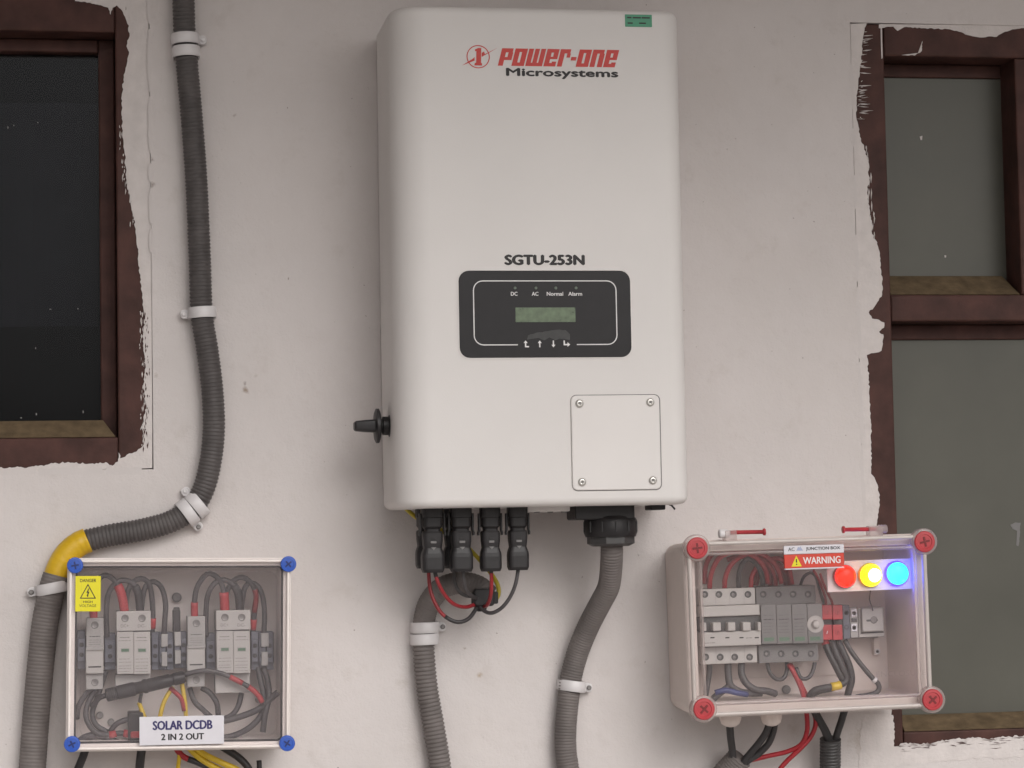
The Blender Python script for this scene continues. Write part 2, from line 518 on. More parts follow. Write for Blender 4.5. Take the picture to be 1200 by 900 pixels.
LW = (-1.55, pt(177.5, 280).x, pt(90, 551).z, pt(90, -12).z)          # left window opening: x0, x1, z0, z1
RW = (pt(1003.5, 300).x, 1.35, pt(1120, 876).z, pt(1100, 28).z)
def build_wall():
    xs = [-4.0, LW[0], LW[1], RW[0], RW[1], 4.0]
    zs = sorted([0.0, LW[2], LW[3], RW[2], RW[3], 3.0])
    hole = lambda x, z: any(a < x < b and c < z < e for a, b, c, e in (LW, RW))
    m = MB()
    idx = {}
    def vid(i, k, n):
        key = (i, k, n)
        if key not in idx:
            idx[key] = len(m.v); m.v.append((xs[i], zs[k], n))
        return idx[key]
    T = -0.22
    solid = {}
    for i in range(5):
        for k in range(5):
            solid[i, k] = not hole((xs[i] + xs[i + 1]) / 2, (zs[k] + zs[k + 1]) / 2)
    def face(q):
        m.f.append(q); m.sm.append(False)
    for (i, k), s in solid.items():
        if not s:
            continue
        for n in (0.0, T):
            face((vid(i, k, n), vid(i + 1, k, n), vid(i + 1, k + 1, n), vid(i, k + 1, n)))
        for di, dk, a, b in ((-1, 0, (i, k), (i, k + 1)), (1, 0, (i + 1, k), (i + 1, k + 1)), (0, -1, (i, k), (i + 1, k)), (0, 1, (i, k + 1), (i + 1, k + 1))):
            if not solid.get((i + di, k + dk), False):
                face((vid(*a, 0.0), vid(*b, 0.0), vid(*b, T), vid(*a, T)))
    o = m.build('house_wall', M['wall'])
    tag(o, 'off-white painted plaster house wall behind all the equipment', 'wall')
    return o
wall = build_wall()

# unseen overhang added above the view, sized to shade the upper wall
ov = MB()
ov.plate(0, 0, 8.4, 0.14, 0.0, 1.35, r=.004, bev=.004)
o = ov.build('shade_overhang', M['soffit'], None, (0, 0, 2.59))
o['kind'] = 'structure'

# ------------------------------------------------------------------ windows
def wbar(name, m, parent, x0, x1, z0, z1, d0, d1, r=.0015, bev=.002):
    """a wall-aligned bar given in metres"""
    mb = MB().plate(0, 0, x1 - x0, z1 - z0, d0 - d1, 0, r, bev)
    return mb.build(name, m, parent, ((x0 + x1) / 2, -d1, (z0 + z1) / 2))

def splay(name, m, parent, x0, x1, zb, zt, d_front, d_back, miter=0.0):
    """sloping glazing bead: front edge low, back edge high"""
    mb = MB()
    P = [(x0, zb, d_front), (x1, zb, d_front), (x1 - miter, zt, d_back), (x0 + miter, zt, d_back),
         (x0, zb, d_back - .006), (x1, zb, d_back - .006), (x1 - miter, zt, d_back - .006), (x0 + miter, zt, d_back - .006)]
    c = Vector(((x0 + x1) / 2, -d_front, zb))
    mb.add([(a - c.x, b - c.z, n + c.y) for a, b, n in P],
           [(0, 1, 2, 3), (4, 7, 6, 5), (0, 4, 5, 1), (3, 2, 6, 7), (0, 3, 7, 4), (1, 5, 6, 2)])
    return mb.build(name, m, parent, c)

FD = -0.003        # front of the window frames, just inside the wall face
GAP = 0.0010
# ---- left window: dark glass
lw = thing('window', 'dark glazed window in a brown wooden frame left of the long grey conduit', 'window',
           Vector((LW[0], 0, LW[2])), 'brown wooden windows')
jx = pt(137, 300).x                     # inner edge of the jamb
hz = pt(60, 36).z
sz = pt(60, 513).z
wbar('frame_jamb', M['wood'], lw, jx, LW[1] - GAP, LW[2] + GAP, LW[3] - GAP, -.10, FD)
wbar('frame_head', M['wood'], lw, LW[0] + GAP, jx - .0004, hz, LW[3] - GAP, -.10, FD)
wbar('frame_sill', M['wood'], lw, LW[0] + GAP, jx - .0004, LW[2] + GAP, sz, -.10, FD)
sx1 = pt(117, 300, -.045).x
wbar('sash_stile', M['wood'], lw, sx1, jx - .0006, sz + .0004, hz - .0004, -.085, -.045)
wbar('sash_rail', M['wood'], lw, LW[0] + GAP, sx1 - .0004, pt(60, 58, -.03).z, hz - .0006, -.085, -.043)
splay('sill_bead', M['dust'], lw, LW[0] + GAP, jx - .003, sz + .0006, pt(60, 493, -.03).z, -.006, -.03, .014)
gl = clear_mat('dark_window_glass', (0.55, 0.56, 0.60), (0.12, 0.12, 0.125), .06, gloss=.008, rough=.04)
pane = wbar('pane', gl, lw, LW[0] + GAP, sx1 + .004, sz - .005, hz - .004, -.066, -.060, r=.0005, bev=.0005)
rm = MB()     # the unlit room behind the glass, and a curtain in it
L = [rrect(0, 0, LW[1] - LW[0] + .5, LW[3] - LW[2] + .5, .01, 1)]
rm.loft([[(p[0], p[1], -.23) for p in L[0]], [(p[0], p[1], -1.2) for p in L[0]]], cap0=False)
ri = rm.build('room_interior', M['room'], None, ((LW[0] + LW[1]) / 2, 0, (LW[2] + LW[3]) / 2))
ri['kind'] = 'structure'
cx1 = pt(114.5, 300, -.09).x
cu = MB()
n = 60
x0c = LW[0] - .05
cols = [(x0c + (cx1 - x0c) * i / n, -.095 + .0035 * math.sin(i * .9) + .002 * math.sin(i * 2.3 + 1)) for i in range(n + 1)]
zt, zb = pt(60, 120, -.09).z, pt(60, 382, -.09).z
cu.loft([[(x, zb, d) for x, d in cols] + [(x, zb, d - .002) for x, d in reversed(cols)],
         [(x, zt, d) for x, d in cols] + [(x, zt, d - .002) for x, d in reversed(cols)]], smooth=False)
tag(cu.build('curtain', M['curtain']), 'dark curtain hanging behind the glass of the left window', 'curtain')
# white wall paint smeared over the frame
inner = [(147, -14), (147, 22), (151, 30), (151, 45), (148, 54), (151, 61), (146, 85), (143, 110), (143, 150), (146, 180), (149, 215),
         (157, 255), (162, 300), (164, 325), (168, 362), (170, 372), (167, 400), (171, 425), (168, 450), (171.5, 475), (167, 500), (169, 520),
         (160, 529), (149, 533), (141, 537), (139, 530), (138.5, 541), (131, 546)]
outer = [(131, 550.5), (178.5, 548.5), (178.6, 500), (177.5, 300), (175, 100), (173.5, -14)]
film('paint_smear', M['film'], lw, [ragged(inner, 1.0, 2.6, 1) + outer], FD - .0005, FD + .0011)
film('paint_smear', M['film'], lw, [ragged([(-5, 549), (18, 547.5), (40, 547), (58, 544), (80, 541), (104, 543.5), (124, 541.5), (131, 545)], 1.3, 2.2, 2) + [(131, 550.2), (60, 551.4), (-5, 552.2)]],
     FD - .0005, FD + .0011)
film('paint_smear', M['film'], lw, [ragged([(88, 1), (104, 3), (118, 6), (127, 9), (129.5, 17), (132, 9), (137, 6), (143, 12), (147, 20)], .5, 2, 3) + [(148, -13), (88, -11)]],
     FD - .0005, FD + .0012)
rnd = random.Random(21)
def edge_at(y):
    for (xa, ya), (xb, yb) in zip(inner, inner[1:]):
        if ya <= y <= yb and yb > ya:
            return xa + (xb - xa) * (y - ya) / (yb - ya)
    return 160
fl = []
for k in range(110):
    y = rnd.choice([rnd.uniform(145, 260), rnd.uniform(360, 525), rnd.uniform(360, 525)])
    x = edge_at(y) - rnd.uniform(0, 1) ** 2 * 6 + .8
    h, q = rnd.uniform(2, 9), rnd.uniform(.25, 1.1)
    fl.append([(x, y), (x + q, y + h * rnd.uniform(.2, .5)), (x + rnd.uniform(-.5, .8), y + h), (x - q * rnd.uniform(.3, 1), y + h * rnd.uniform(.4, .7))])
film('paint_streak', M['film'], lw, fl, FD - .0005, FD + .0008)
ch = []      # brown showing through chipped paint
for k in range(46):
    y = rnd.uniform(365, 525)
    x = edge_at(y) + rnd.uniform(1.0, 5.5)
    h, q = rnd.uniform(2, 8), rnd.uniform(.3, 1.0)
    ch.append([(x, y), (x + q, y + h * .4), (x + rnd.uniform(-.4, .5), y + h), (x - q * .7, y + h * .5)])
film('paint_chip', M['wood'], lw, ch, FD - .0005, FD + .0014)

fx = lambda y: 174.6 + (y + 12) * .0077          # paint bridging the joint between frame and wall
fs = []
for y0, y1 in ((-14, 28), (34, 108), (113, 180), (191, 214), (220, 262), (268, 296)):
    ym = (y1 - y0) * .25
    fs.append(ragged([(fx(y0) - .5, y0), (fx(y0) - 2.5, y0 + ym), (fx(y1) - 2.5, y1 - ym), (fx(y1) - .5, y1)], .6, 3, int(y0) + 50) + ragged([(fx(y1) + .5, y1), (fx(y1) + 1.6, y1 - ym), (fx(y0) + 1.6, y0 + ym), (fx(y0) + .5, y0)], .6, 3, int(y0) + 90))
for x0, x1 in ((-5, 42), (45, 120), (124, 166)):
    fs.append(ragged([(x0, 547.6 + (131 - x0) * .012), (x1, 547.6 + (131 - x1) * .012)], .5, 4, x0 + 60) + ragged([(x1, 555.5), (x0, 556.5)], 1.2, 4, x0 + 61))
film('paint_bridge', M['wall_paint'], lw, fs, -.0012, .00015)
film('paint_fleck', M['dev_m'], lw, [[(x, y), (x + a * .5, y + .2), (x + a * .6, y + b * .5), (x + .1, y + b * .7)] for x, y, a, b in
     ((44, 143, 1.2, 1.4), (9, 148, 1, 4), (16, 146, .8, 2.5), (91, 361, 1.4, 2.2), (41.5, 407, 1.2, 3), (58, 362, 4, .8), (97, 481, 1.5, 5), (42, 484, 2, 4), (24, 489, 3, 2))], -.0605, -.0592)

# ---- right window: two frosted panes
rw = thing('window', 'brown wooden window with frosted greenish panes behind the clear junction box', 'window',
           Vector((RW[0], 0, RW[2])), 'brown wooden windows')
ix = pt(1041, 210).x
z_head = pt(1100, 66).z
z_t1, z_t0 = pt(1120, 345).z, pt(1120, 376).z
z_s = pt(1130, 856).z
ix2 = pt(1054, 600).x
wbar('frame_jamb', M['wood'], rw, RW[0] + GAP, ix, RW[2] + GAP, RW[3] - GAP, -.10, FD)
wbar('frame_head', M['wood'], rw, ix + .0004, RW[1] - GAP, z_head, RW[3] - GAP, -.10, FD)
wbar('frame_sill', M['wood'], rw, ix + .0004, RW[1] - GAP, RW[2] + GAP, z_s, -.10, FD)
wbar('transom', M['wood'], rw, ix + .0004, RW[1] - GAP, z_t0, z_t1, -.10, FD - .001)
mx0 = pt(1194, 200).x
wbar('mullion', M['wood'], rw, mx0, mx0 + .07, z_t1 + .0004, z_head - .0004, -.10, FD - .0005)
wbar('sash_rail', M['wood'], rw, ix + .0008, mx0 - .0004, pt(1100, 91, -.047).z, z_head - .0006, -.085, -.047)
wbar('sash_rail', M['wood'], rw, ix2 + .0008, RW[1] - GAP, pt(1120, 397, -.030).z, z_t0 - .0006, -.085, -.044)
splay('sill_bead', M['dust'], rw, ix + .001, mx0 - .001, z_t1 + .0005, pt(1120, 323.5, -.045).z, -.006, -.045, .008)
splay('sill_bead', M['dust'], rw, ix2 + .001, RW[1] - GAP, z_s + .0005, pt(1130, 836, -.04).z, -.006, -.04, .004)
wbar('sash_stile', M['wood'], rw, ix + .0004, ix2 + .0004, z_s + .0004, z_t0 - .0004, -.075, -.012)
def frosted_pane(x0, x1, z0, z1, d):
    o = wbar('pane', M['frost'], rw, x0, x1, z0, z1, d - .005, d, r=.0005, bev=.0005)
    return o
frosted_pane(ix - .004, mx0 + .004, z_t1 - .004, z_head + .004, -.052)
frosted_pane(ix2 - .004, RW[1] - .002, z_s - .004, z_t0 + .004, -.048)
# paint flecks left on the lower pane
film('paint_fleck', M['dev_g'], rw, [ragged([(1184, 615), (1190, 612), (1196, 612.5), (1195, 628), (1193.5, 640)], .5, 2, 5) + [(1191, 639), (1192, 622), (1187, 620)]], -.0485, -.0476)
film('paint_fleck', M['film'], rw, [[(1078, 160), (1081, 159), (1080.5, 164), (1079, 164)], [(1107, 299), (1109, 299.5), (1108.5, 302), (1107, 301.5)], [(1189, 41.5), (1196, 44), (1195, 46), (1190, 44)]], -.0525, -.0512)
edge = [(1016, 27), (1013, 36), (1011, 46), (1010, 60), (1009, 75), (1005.5, 95), (1004, 115), (1004, 140), (1008, 160), (1013, 175), (1018, 190),
        (1018, 210), (1016, 225), (1019.5, 250), (1022, 262), (1022, 274), (1028, 286), (1031, 300), (1034, 330), (1034, 345), (1030, 352), (1024, 360),
        (1018, 366), (1022, 373), (1030, 375), (1036, 378), (1036, 384), (1030, 389), (1035, 392), (1033, 411), (1024, 414), (1016, 416), (1018, 440), (1021, 500),
        (1021, 555), (1027, 565), (1031, 580), (1030, 600), (1027, 615), (1032, 640), (1036, 700), (1042, 780), (1045, 835), (1046, 850), (1048, 862), (1047, 877)]
out2 = [(1020, 877), (1016.5, 800), (1012.5, 620), (1008, 440), (1003, 260), (997.5, 70), (996.5, 28)]
film('paint_smear', M['film'], rw, [ragged(edge, .9, 2.6, 11) + out2], FD - .0005, FD + .0011)
gx = lambda y: 996.3 + (y - 28) * .0272
fs = []
for y0, y1 in ((75, 128), (150, 172), (205, 245), (275, 330), (336, 420), (424, 520), (522, 620), (625, 840)):
    ym = (y1 - y0) * .25
    fs.append(ragged([(gx(y0) - .5, y0), (gx(y0) - 1.6, y0 + ym), (gx(y1) - 1.6, y1 - ym), (gx(y1) - .5, y1)], .6, 3, int(y0) + 150) + ragged([(gx(y1) + .5, y1), (gx(y1) + 2.5, y1 - ym), (gx(y0) + 2.5, y0 + ym), (gx(y0) + .5, y0)], .6, 3, int(y0) + 190))
film('paint_bridge', M['wall_paint'], rw, fs, -.0012, .00015)
rnd = random.Random(5)
st = []
for k in range(54):
    y = rnd.choice([rnd.uniform(36, 66), rnd.uniform(70, 125), rnd.uniform(100, 140)])
    x = 1006 + (y < 66) * 4 + rnd.uniform(-2, 3)
    Lk = rnd.uniform(2, 19) * rnd.uniform(.5, 1)
    h = rnd.uniform(.2, 1.3)
    tl = rnd.uniform(-1.8, 1.2)
    st.append([(x, y), (x + Lk * .4, y - h * .5 + tl * .4), (x + Lk, y + tl), (x + Lk * .5, y + h * .6 + tl * .5)])
for k in range(40):
    y = rnd.uniform(160, 330); x = 1011 + (y - 160) * .09 + rnd.uniform(-4, 6)
    h = rnd.uniform(4, 14)
    st.append([(x, y), (x + rnd.uniform(.4, 1.2), y + h * .4), (x + rnd.uniform(-.3, .5), y + h), (x - rnd.uniform(.3, .8), y + h * .5)])
film('brush_streak', M['film'], rw, st, FD - .0005, FD + .0007)
top = [(1030, 33), (1047, 31), (1052, 36), (1060, 31.5), (1080, 33), (1110, 34), (1124, 37), (1134, 41), (1148, 44), (1158, 42.5), (1168, 43), (1178, 37), (1190, 34), (1215, 31)]
film('paint_smear', M['film'], rw, [ragged(top, .6, 2.5, 12) + [(1215, 29.8), (1030, 28.2)]], FD - .0005, FD + .001)
film('paint_smear', M['film'], rw, [[(1032, 31), (1033.5, 30), (1034.5, 68), (1033, 69), (1032.3, 50)], ragged([(1057, 64.5), (1072, 65), (1080, 60), (1081, 48)], .5, 2, 3) + [(1078.5, 55), (1076, 62)]], FD - .0005, FD + .0008)
# rough plaster made good round the lower corner of the window
pa = ragged([(1046, 838), (1047.5, 850), (1048.5, 862), (1046, 870), (1050, 876), (1072, 873), (1086, 875), (1102, 871), (1124, 868), (1142, 866), (1160, 868), (1182, 865), (1215, 863)], 1.3, 2.2, 31)
pb = ragged([(1215, 884), (1180, 889), (1140, 888), (1100, 893), (1050, 897), (1034, 910)], 1.5, 3, 32)
film('plaster_patch', M['film'], wall, [pa + pb + [(1030, 935), (1004, 935)] + ragged([(1004, 935), (1006, 890), (1010, 850), (1012, 836)], 2.5, 4, 33)], -.0002, .0006)
dk = []
for k in range(46):
    x = rnd.uniform(1050, 1205); y = 873 - (x - 1050) * .055 + abs(rnd.gauss(0, 1)) * 5 - 1
    h, q = rnd.uniform(.25, .7), rnd.uniform(3, 14)
    dk.append([(x, y), (x + q * .3, y - h * rnd.uniform(.5, 1)), (x + q * .7, y - h * .4 + rnd.uniform(-.5, .5)), (x + q, y + rnd.uniform(-1, 1)), (x + q * .5, y + h * .6)])
film('paint_chip', M['wood'], rw, dk, .0005, .0009)
bot = [(1047, 875), (1060, 871), (1085, 872), (1100, 868), (1120, 866), (1140, 864), (1160, 866.5), (1180, 863), (1215, 862)]
film('paint_smear', M['film'], rw, [ragged(bot, 1.4, 2.2, 13) + [(1215, 874), (1120, 877), (1047, 879)]], FD - .0005, FD + .0011)

# ------------------------------------------------------------------ inverter
INV_F, INV_B = .165, .026
ic = pt(635, 298.6, INV_F)
isx, isy = mpp(635, 298.6, INV_F)
IW, IH = 341 * isx, 585 * isy
inv = thing('inverter', 'tall white solar inverter with black display panel in the middle of the wall', 'inverter', Vector((ic.x, 0, ic.z - IH / 2)))
def housing():
    m = MB()
    R_, e = .040, .009
    dep = INV_F - INV_B
    def section(ins):
        w, d, r = IW - 2 * ins, dep - ins, max(R_ - ins, .012)
        P = [(-w / 2, 0)]
        for k in range(13):
            a = rad(180 - 90 * k / 12); P.append((-w / 2 + r + r * math.cos(a), d - r + r * math.sin(a)))
        for k in range(13):
            a = rad(90 - 90 * k / 12); P.append((w / 2 - r * .55 + r * .55 * math.cos(a), d - r * .55 + r * .55 * math.sin(a)))
        P.append((w / 2, 0))
        return P
    loops = []
    for k in range(7):
        a = rad(90 * k / 6)
        loops.append((section(e * (1 - math.sin(a))), -IH / 2 + e * (1 - math.cos(a))))
    for k in range(7):
        a = rad(90 - 90 * k / 6)
        loops.append((section(e * (1 - math.sin(a))), IH / 2 - e * (1 - math.cos(a))))
    m.loft([[(x, z, y) for x, y in P] for P, z in loops], smooth=True)
    return m.build('housing', M['powder'], inv, (ic.x, -INV_B, ic.z), autosmooth=40)
housing()
# heat sink back and hanging bracket behind the housing
hx0 = -IW / 2 + .004
bk = MB().plate(0, 0, IW - .012, IH - .05, 0, INV_B - .002, r=.004, bev=.002)
bk.build('mounting_plate', M['powder'], inv, (ic.x - .0035, -.001, ic.z - .002))
# display panel
pc = (639, 368)
def rect_px(mb, x0, y0, x1, y1, n0, n1, c, s, r=.0, bev=.0):
    mb.plate(((x0 + x1) / 2 - c[0]) * s[0], (c[1] - (y0 + y1) / 2) * s[1], (x1 - x0) * s[0], (y1 - y0) * s[1], n0, n1, r or .00005, bev, 6)
D = INV_F
s = mpp(*pc, D)
dp = MB(); rect_px(dp, 538.5, 317.5, 739.5, 419, -.002, .0014, pc, s, .0115, .0004)
dpo = dp.build('display_panel', M['glossblack'], inv, pt(*pc, D))
edge_ = MB()
a, b = rrect(0, 0, 203.6 * s[0], 104.6 * s[1], .0125, 6), rrect(0, 0, 200.8 * s[0], 101.8 * s[1], .0114, 6)
edge_.loft([[(p[0], p[1], -.002) for p in a], [(p[0], p[1], .0008) for p in a], [(p[0], p[1], .0008) for p in b], [(p[0], p[1], -.002) for p in b]], False, False)
edge_.build('panel_edge', M['powder2'], dpo, pt(*pc, D))
# white outline, open at the bottom
def outline():
    m = MB()
    x0, y0, x1, y1 = [(555.5 - pc[0]) * s[0], (pc[1] - 404) * s[1], (722.5 - pc[0]) * s[0], (pc[1] - 329.3) * s[1]]
    r = .0105
    P = [((606 - pc[0]) * s[0], y0)]
    for cx, cy, a0 in ((x0 + r, y0 + r, 270), (x0 + r, y1 - r, 180), (x1 - r, y1 - r, 90), (x1 - r, y0 + r, 0)):
        for k in range(7):
            a = rad(a0 - 90 * k / 6); P.append((cx + r * math.cos(a), cy + r * math.sin(a)))
    P.append(((675 - pc[0]) * s[0], y0))
    w_ = .00055
    T = []
    for i in range(len(P)):
        q, p = P[min(i + 1, len(P) - 1)], P[max(i - 1, 0)]
        L = math.hypot(q[0] - p[0], q[1] - p[1]); T.append((-(q[1] - p[1]) / L, (q[0] - p[0]) / L))
    for i in range(len(P) - 1):
        a_, b_ = P[i], P[i + 1]
        m.poly([(a_[0] + T[i][0] * w_, a_[1] + T[i][1] * w_), (b_[0] + T[i + 1][0] * w_, b_[1] + T[i + 1][1] * w_),
                (b_[0] - T[i + 1][0] * w_, b_[1] - T[i + 1][1] * w_), (a_[0] - T[i][0] * w_, a_[1] - T[i][1] * w_)], .0014, .0017)
    m.build('panel_outline', M['ink_w'], dpo, pt(*pc, D))
outline()
lc = MB(); rect_px(lc, 604, 360.5, 674, 377.5, 0.0006, .0017, pc, s, .0004, 0)
lc.build('lcd_screen', M['lcd'], dpo, pt(*pc, D))
sm = MB()
sm.poly([((x - pc[0]) * s[0], (pc[1] - y) * s[1]) for x, y in ragged([(617, 398), (618, 393), (628, 390), (638, 388.5), (652, 386.5), (662, 387), (667, 392), (667, 398.5)], .5, 3, 8) + [(655, 397), (650, 399), (643, 395.5), (637, 399), (630, 396)]], .0013, .00146)
sm.build('smudge', M['smudge'], dpo, pt(*pc, D))
for x, t_, w_ in ((602.5, 'DC', 7.5), (627, 'AC', 7.5), (650.3, 'Normal', 19), (674, 'Alarm', 16)):
    lm = MB().lathe([(.0017, -.001), (.0017, .0004), (.0012, .0007)], n=12)
    lm.build('status_light', M['led_off'], dpo, pt(x + 1, 337.5, D + .0014))
    text('caption', t_, x, 344.3, w_, 4.4, D + .0014, M['ink_w'], dpo, bold=.03)
def arrow(x, kind):
    m = MB()
    k = .00095
    up = [(-.7, -4), (.7, -4), (.7, 1), (2.3, 1), (0, 4), (-2.3, 1), (-.7, 1)]
    if kind == 'up': P = up
    elif kind == 'down': P = [(a_, -b_) for a_, b_ in up]
    elif kind == 'esc': P = [(3.4, -4), (3.4, -2.5), (.2, -2.5), (.2, 1), (1.8, 1), (-.6, 4), (-3, 1), (-1.4, 1), (-1.4, -4)]
    else: P = [(-3.6, 4), (-2, 4), (-2, 0), (1, 0), (1, 1.9), (4.2, -.8), (1, -3.4), (1, -1.6), (-3.6, -1.6)]
    m.poly([(a_ * k, b_ * k) for a_, b_ in P], 0, .0003)
    m.build('arrow_key', M['ink_w'], dpo, pt(x, 403, D + .0014))
for x, kind in ((616.5, 'esc'), (632.5, 'up'), (648.5, 'down'), (664, 'enter')):
    arrow(x, kind)
text('model_lettering', 'SGTU-253N', 638.3, 304.6, 92, 11.2, D, M['ink'], inv, bold=.105)
# brand mark
def blocks(letters, px0, px1, py0, py1, name, shear=.27):
    m = MB()
    tot = sum(w_ for w_, _ in letters) + .09 * (len(letters) - 1)
    sx, sy = mpp((px0 + px1) / 2, (py0 + py1) / 2, D)
    Wm, Hm = (px1 - px0) * sx, (py1 - py0) * sy
    ku = (Wm - shear * Hm) / tot
    u = 0
    for w_, R4 in letters:
        for x0, y0, x1, y1 in R4:
            x0 += u; x1 += u
            m.poly([(xx * ku + shear * yy * Hm - Wm / 2, yy * Hm - Hm / 2) for xx, yy in ((x0, y0), (x1, y0), (x1, y1), (x0, y1))], 0, .0003)
        u += w_ + .09
    return m.build(name, M['ink_red'], inv, pt((px0 + px1) / 2, (py0 + py1) / 2, D))
P_ = (.82, [(0, 0, .33, 1), (.33, .77, .78, 1), (.5, .33, .82, .77), (.33, .33, .5, .5)])
O_ = (.84, [(0, .04, .34, .96), (.5, .04, .84, .96), (.06, .8, .78, 1), (.06, 0, .78, .2)])
W_ = (1.14, [(0, 0, .32, 1), (.42, 0, .72, 1), (.82, 0, 1.14, 1), (.32, 0, .42, .2), (.72, 0, .82, .2)])
E_ = (.82, [(0, .03, .34, .97), (.1, .8, .78, 1), (.5, .42, .82, .8), (.34, .42, .5, .56), (.1, 0, .8, .2), (.5, .2, .8, .28)])
R__ = (.74, [(0, 0, .33, 1), (.33, .76, .7, 1), (.5, .52, .74, .76)])
H_ = (.36, [(0, .36, .36, .56)])
N_ = (.84, [(0, 0, .34, 1), (.34, .78, .78, 1), (.5, 0, .84, .78)])
O_ = (.84, [(0, 0, .34, 1), (.5, 0, .84, 1), (.34, .8, .5, 1), (.34, 0, .5, .2)])
E_ = (.82, [(0, 0, .34, 1), (.34, .8, .82, 1), (.5, .42, .82, .8), (.34, .42, .5, .56), (.34, 0, .8, .2), (.5, .2, .8, .28)])
blocks([P_, O_, W_, E_, R__, H_, O_, N_, E_], 583.5, 726, 57.6, 78, 'brand_lettering')
text('brand_lettering', 'Microsystems', 659, 86.6, 130, 11.4, D, M['ink'], inv, bold=.07)
lg = MB()
ls = mpp(560.3, 66.5, D)[0]
a, b = circ(0, 0, 13.6 * ls, 36), circ(0, 0, 12.5 * ls, 36)
lg.loft([[(p[0], p[1], 0) for p in a], [(p[0], p[1], .0003) for p in a], [(p[0], p[1], .0003) for p in b], [(p[0], p[1], 0) for p in b]], False, False)
for P in ([(-19, -10.5), (-4.2, -4.6), (-4.2, -.4), (-6, -2.2)], [(4.2, -.2), (23, 10.8), (8, 3.2), (7, 6.2), (4.2, 4.6)]):
    lg.poly([(x * ls, y * ls) for x, y in P], 0, .00035)
lg.poly([(x * ls, y * ls) for x, y in ((-4.6, -10.2), (4.6, -10.2), (4.2, -7.6), (3.2, -7), (3.8, 10.2), (.2, 10.2), (-3.6, 8.4), (-3.4, 6.4), (-1.9, 6.6), (-2.5, -7), (-4.2, -7.6))], 0, .0004)
lg.build('brand_emblem', M['ink_red'], inv, pt(560.3, 66.5, D))
gs = pbox('sticker', M['lab_g'], inv, 732.5, 17, 764, 31.5, D, D + .0004, r=.0006, bev=.0001)
for x0_, x1_, y_ in ((735, 740, 20.6), (741.5, 751, 20.7), (752, 761.5, 20.9), (735.5, 741.5, 27), (749, 757, 27.2)):
    pbox('sticker_print', M['ink'], gs, x0_, y_ - .8, x1_, y_ + .8, D + .0003, D + .0006, r=.0002, bev=.0001)
# connection cover with four screws, and a grey plate painted as the shadow gap around it
pbox('cover_gap_shade', M['dev_g'], inv, 669.5, 462.2, 774.9, 574.9, D - .002, D + .0002, r=.0066, bev=.0001)
cv = pbox('cover_plate', M['powder2'], inv, 670.3, 463, 774, 574, D - .001, D + .0026, r=.006, bev=.0012)
sc_ = None
for x, y in ((679, 473), (762, 471.5), (682, 565), (765, 563)):
    m = MB().lathe([(.0046, -.001), (.0046, .0007), (.0038, .0018), (.0022, .0024), (.0012, .0018), (.001, .0012)], n=18)
    sw = m.build('screw', M['steel'], cv, pt(x, y, D + .0026))
    q = MB().plate(0, 0, .0042, .0009, .0022, .00265, r=.0003, bev=0)
    q.plate(0, 0, .0009, .0042, .0022, .0026, r=.0003, bev=0)
    q.build('screw_slot', M['steel_dark'], sw, M=TR(pt(x, y, D + .0026), rnd.uniform(0, 90)))
# rotary disconnect switch on the left flank
def rotary():
    p0 = pt(459, 499, .09)
    k = mpp(440, 499, .09)[0]
    root = None
    X = Matrix(((0, 0, -1, 0), (0, 1, 0, 0), (1, 0, 0, 0), (0, 0, 0, 1)))       # lathe axis -> -u
    hb = MB().lathe([(.0125, -.004), (.0125, .003), (.0105, .004), (.0105, .010), (.008, .011), (.008, .014)], X, 24)
    base = hb.build('switch_base', M['black'], inv, p0, autosmooth=35)
    kd = MB()
    kd.lathe([(.004, 0), (.016, .0005), (.0195, .002), (.0195, .0052), (.016, .0068), (.006, .0075)], Matrix.Translation((-.0125, 0, 0)) @ X, 26)
    L = []
    for u, hh, nn in ((-.018, .0072, .012), (-.03, .0066, .011), (-.0405, .0056, .0095), (-.0425, .0042, .0075)):
        L.append([(u, y, z) for y, z in rrect(0, 0, hh * 2, nn * 2, .003, 4)])
    kd.loft(L)
    kd.build('switch_handle', M['black'], base, p0, autosmooth=35)
rotary()
# lugs underneath
u1 = pbox('bottom_bracket', M['powder2'], inv, 618, 591, 668, 599.5, .05, .11, r=.001, bev=.0006)
for x in (630, 646, 662):
    pbox('bracket_screw', M['steel_dark'], u1, x - 2.5, 598.5, x + 2.5, 601, .098, .108, r=.0008, bev=.0004)
ant = pbox('port_plug', M['black'], inv, 762.5, 587, 780, 597.5, .08, .11, r=.0015, bev=.001)
tube('plug_strap', M['black'], ant, [(779, 590, .10), (786, 591.5, .10), (791, 597, .10)], .0011)
# ------------------------------------------------------------------ conduits and clamps
def corrugated(path, r, pitch=.0043, depth=.085, seg=22):
    """ribbed hose: six rings to each rib"""
    q = catmull(path, pitch / 6)
    prof = (1.0, 1.0, 1 - depth * .7, 1 - depth, 1 - depth * .7, 1.0)
    o = q[0].copy()
    return sweep([p - o for p in q], lambda i, s_: r * prof[i % 6], seg), o

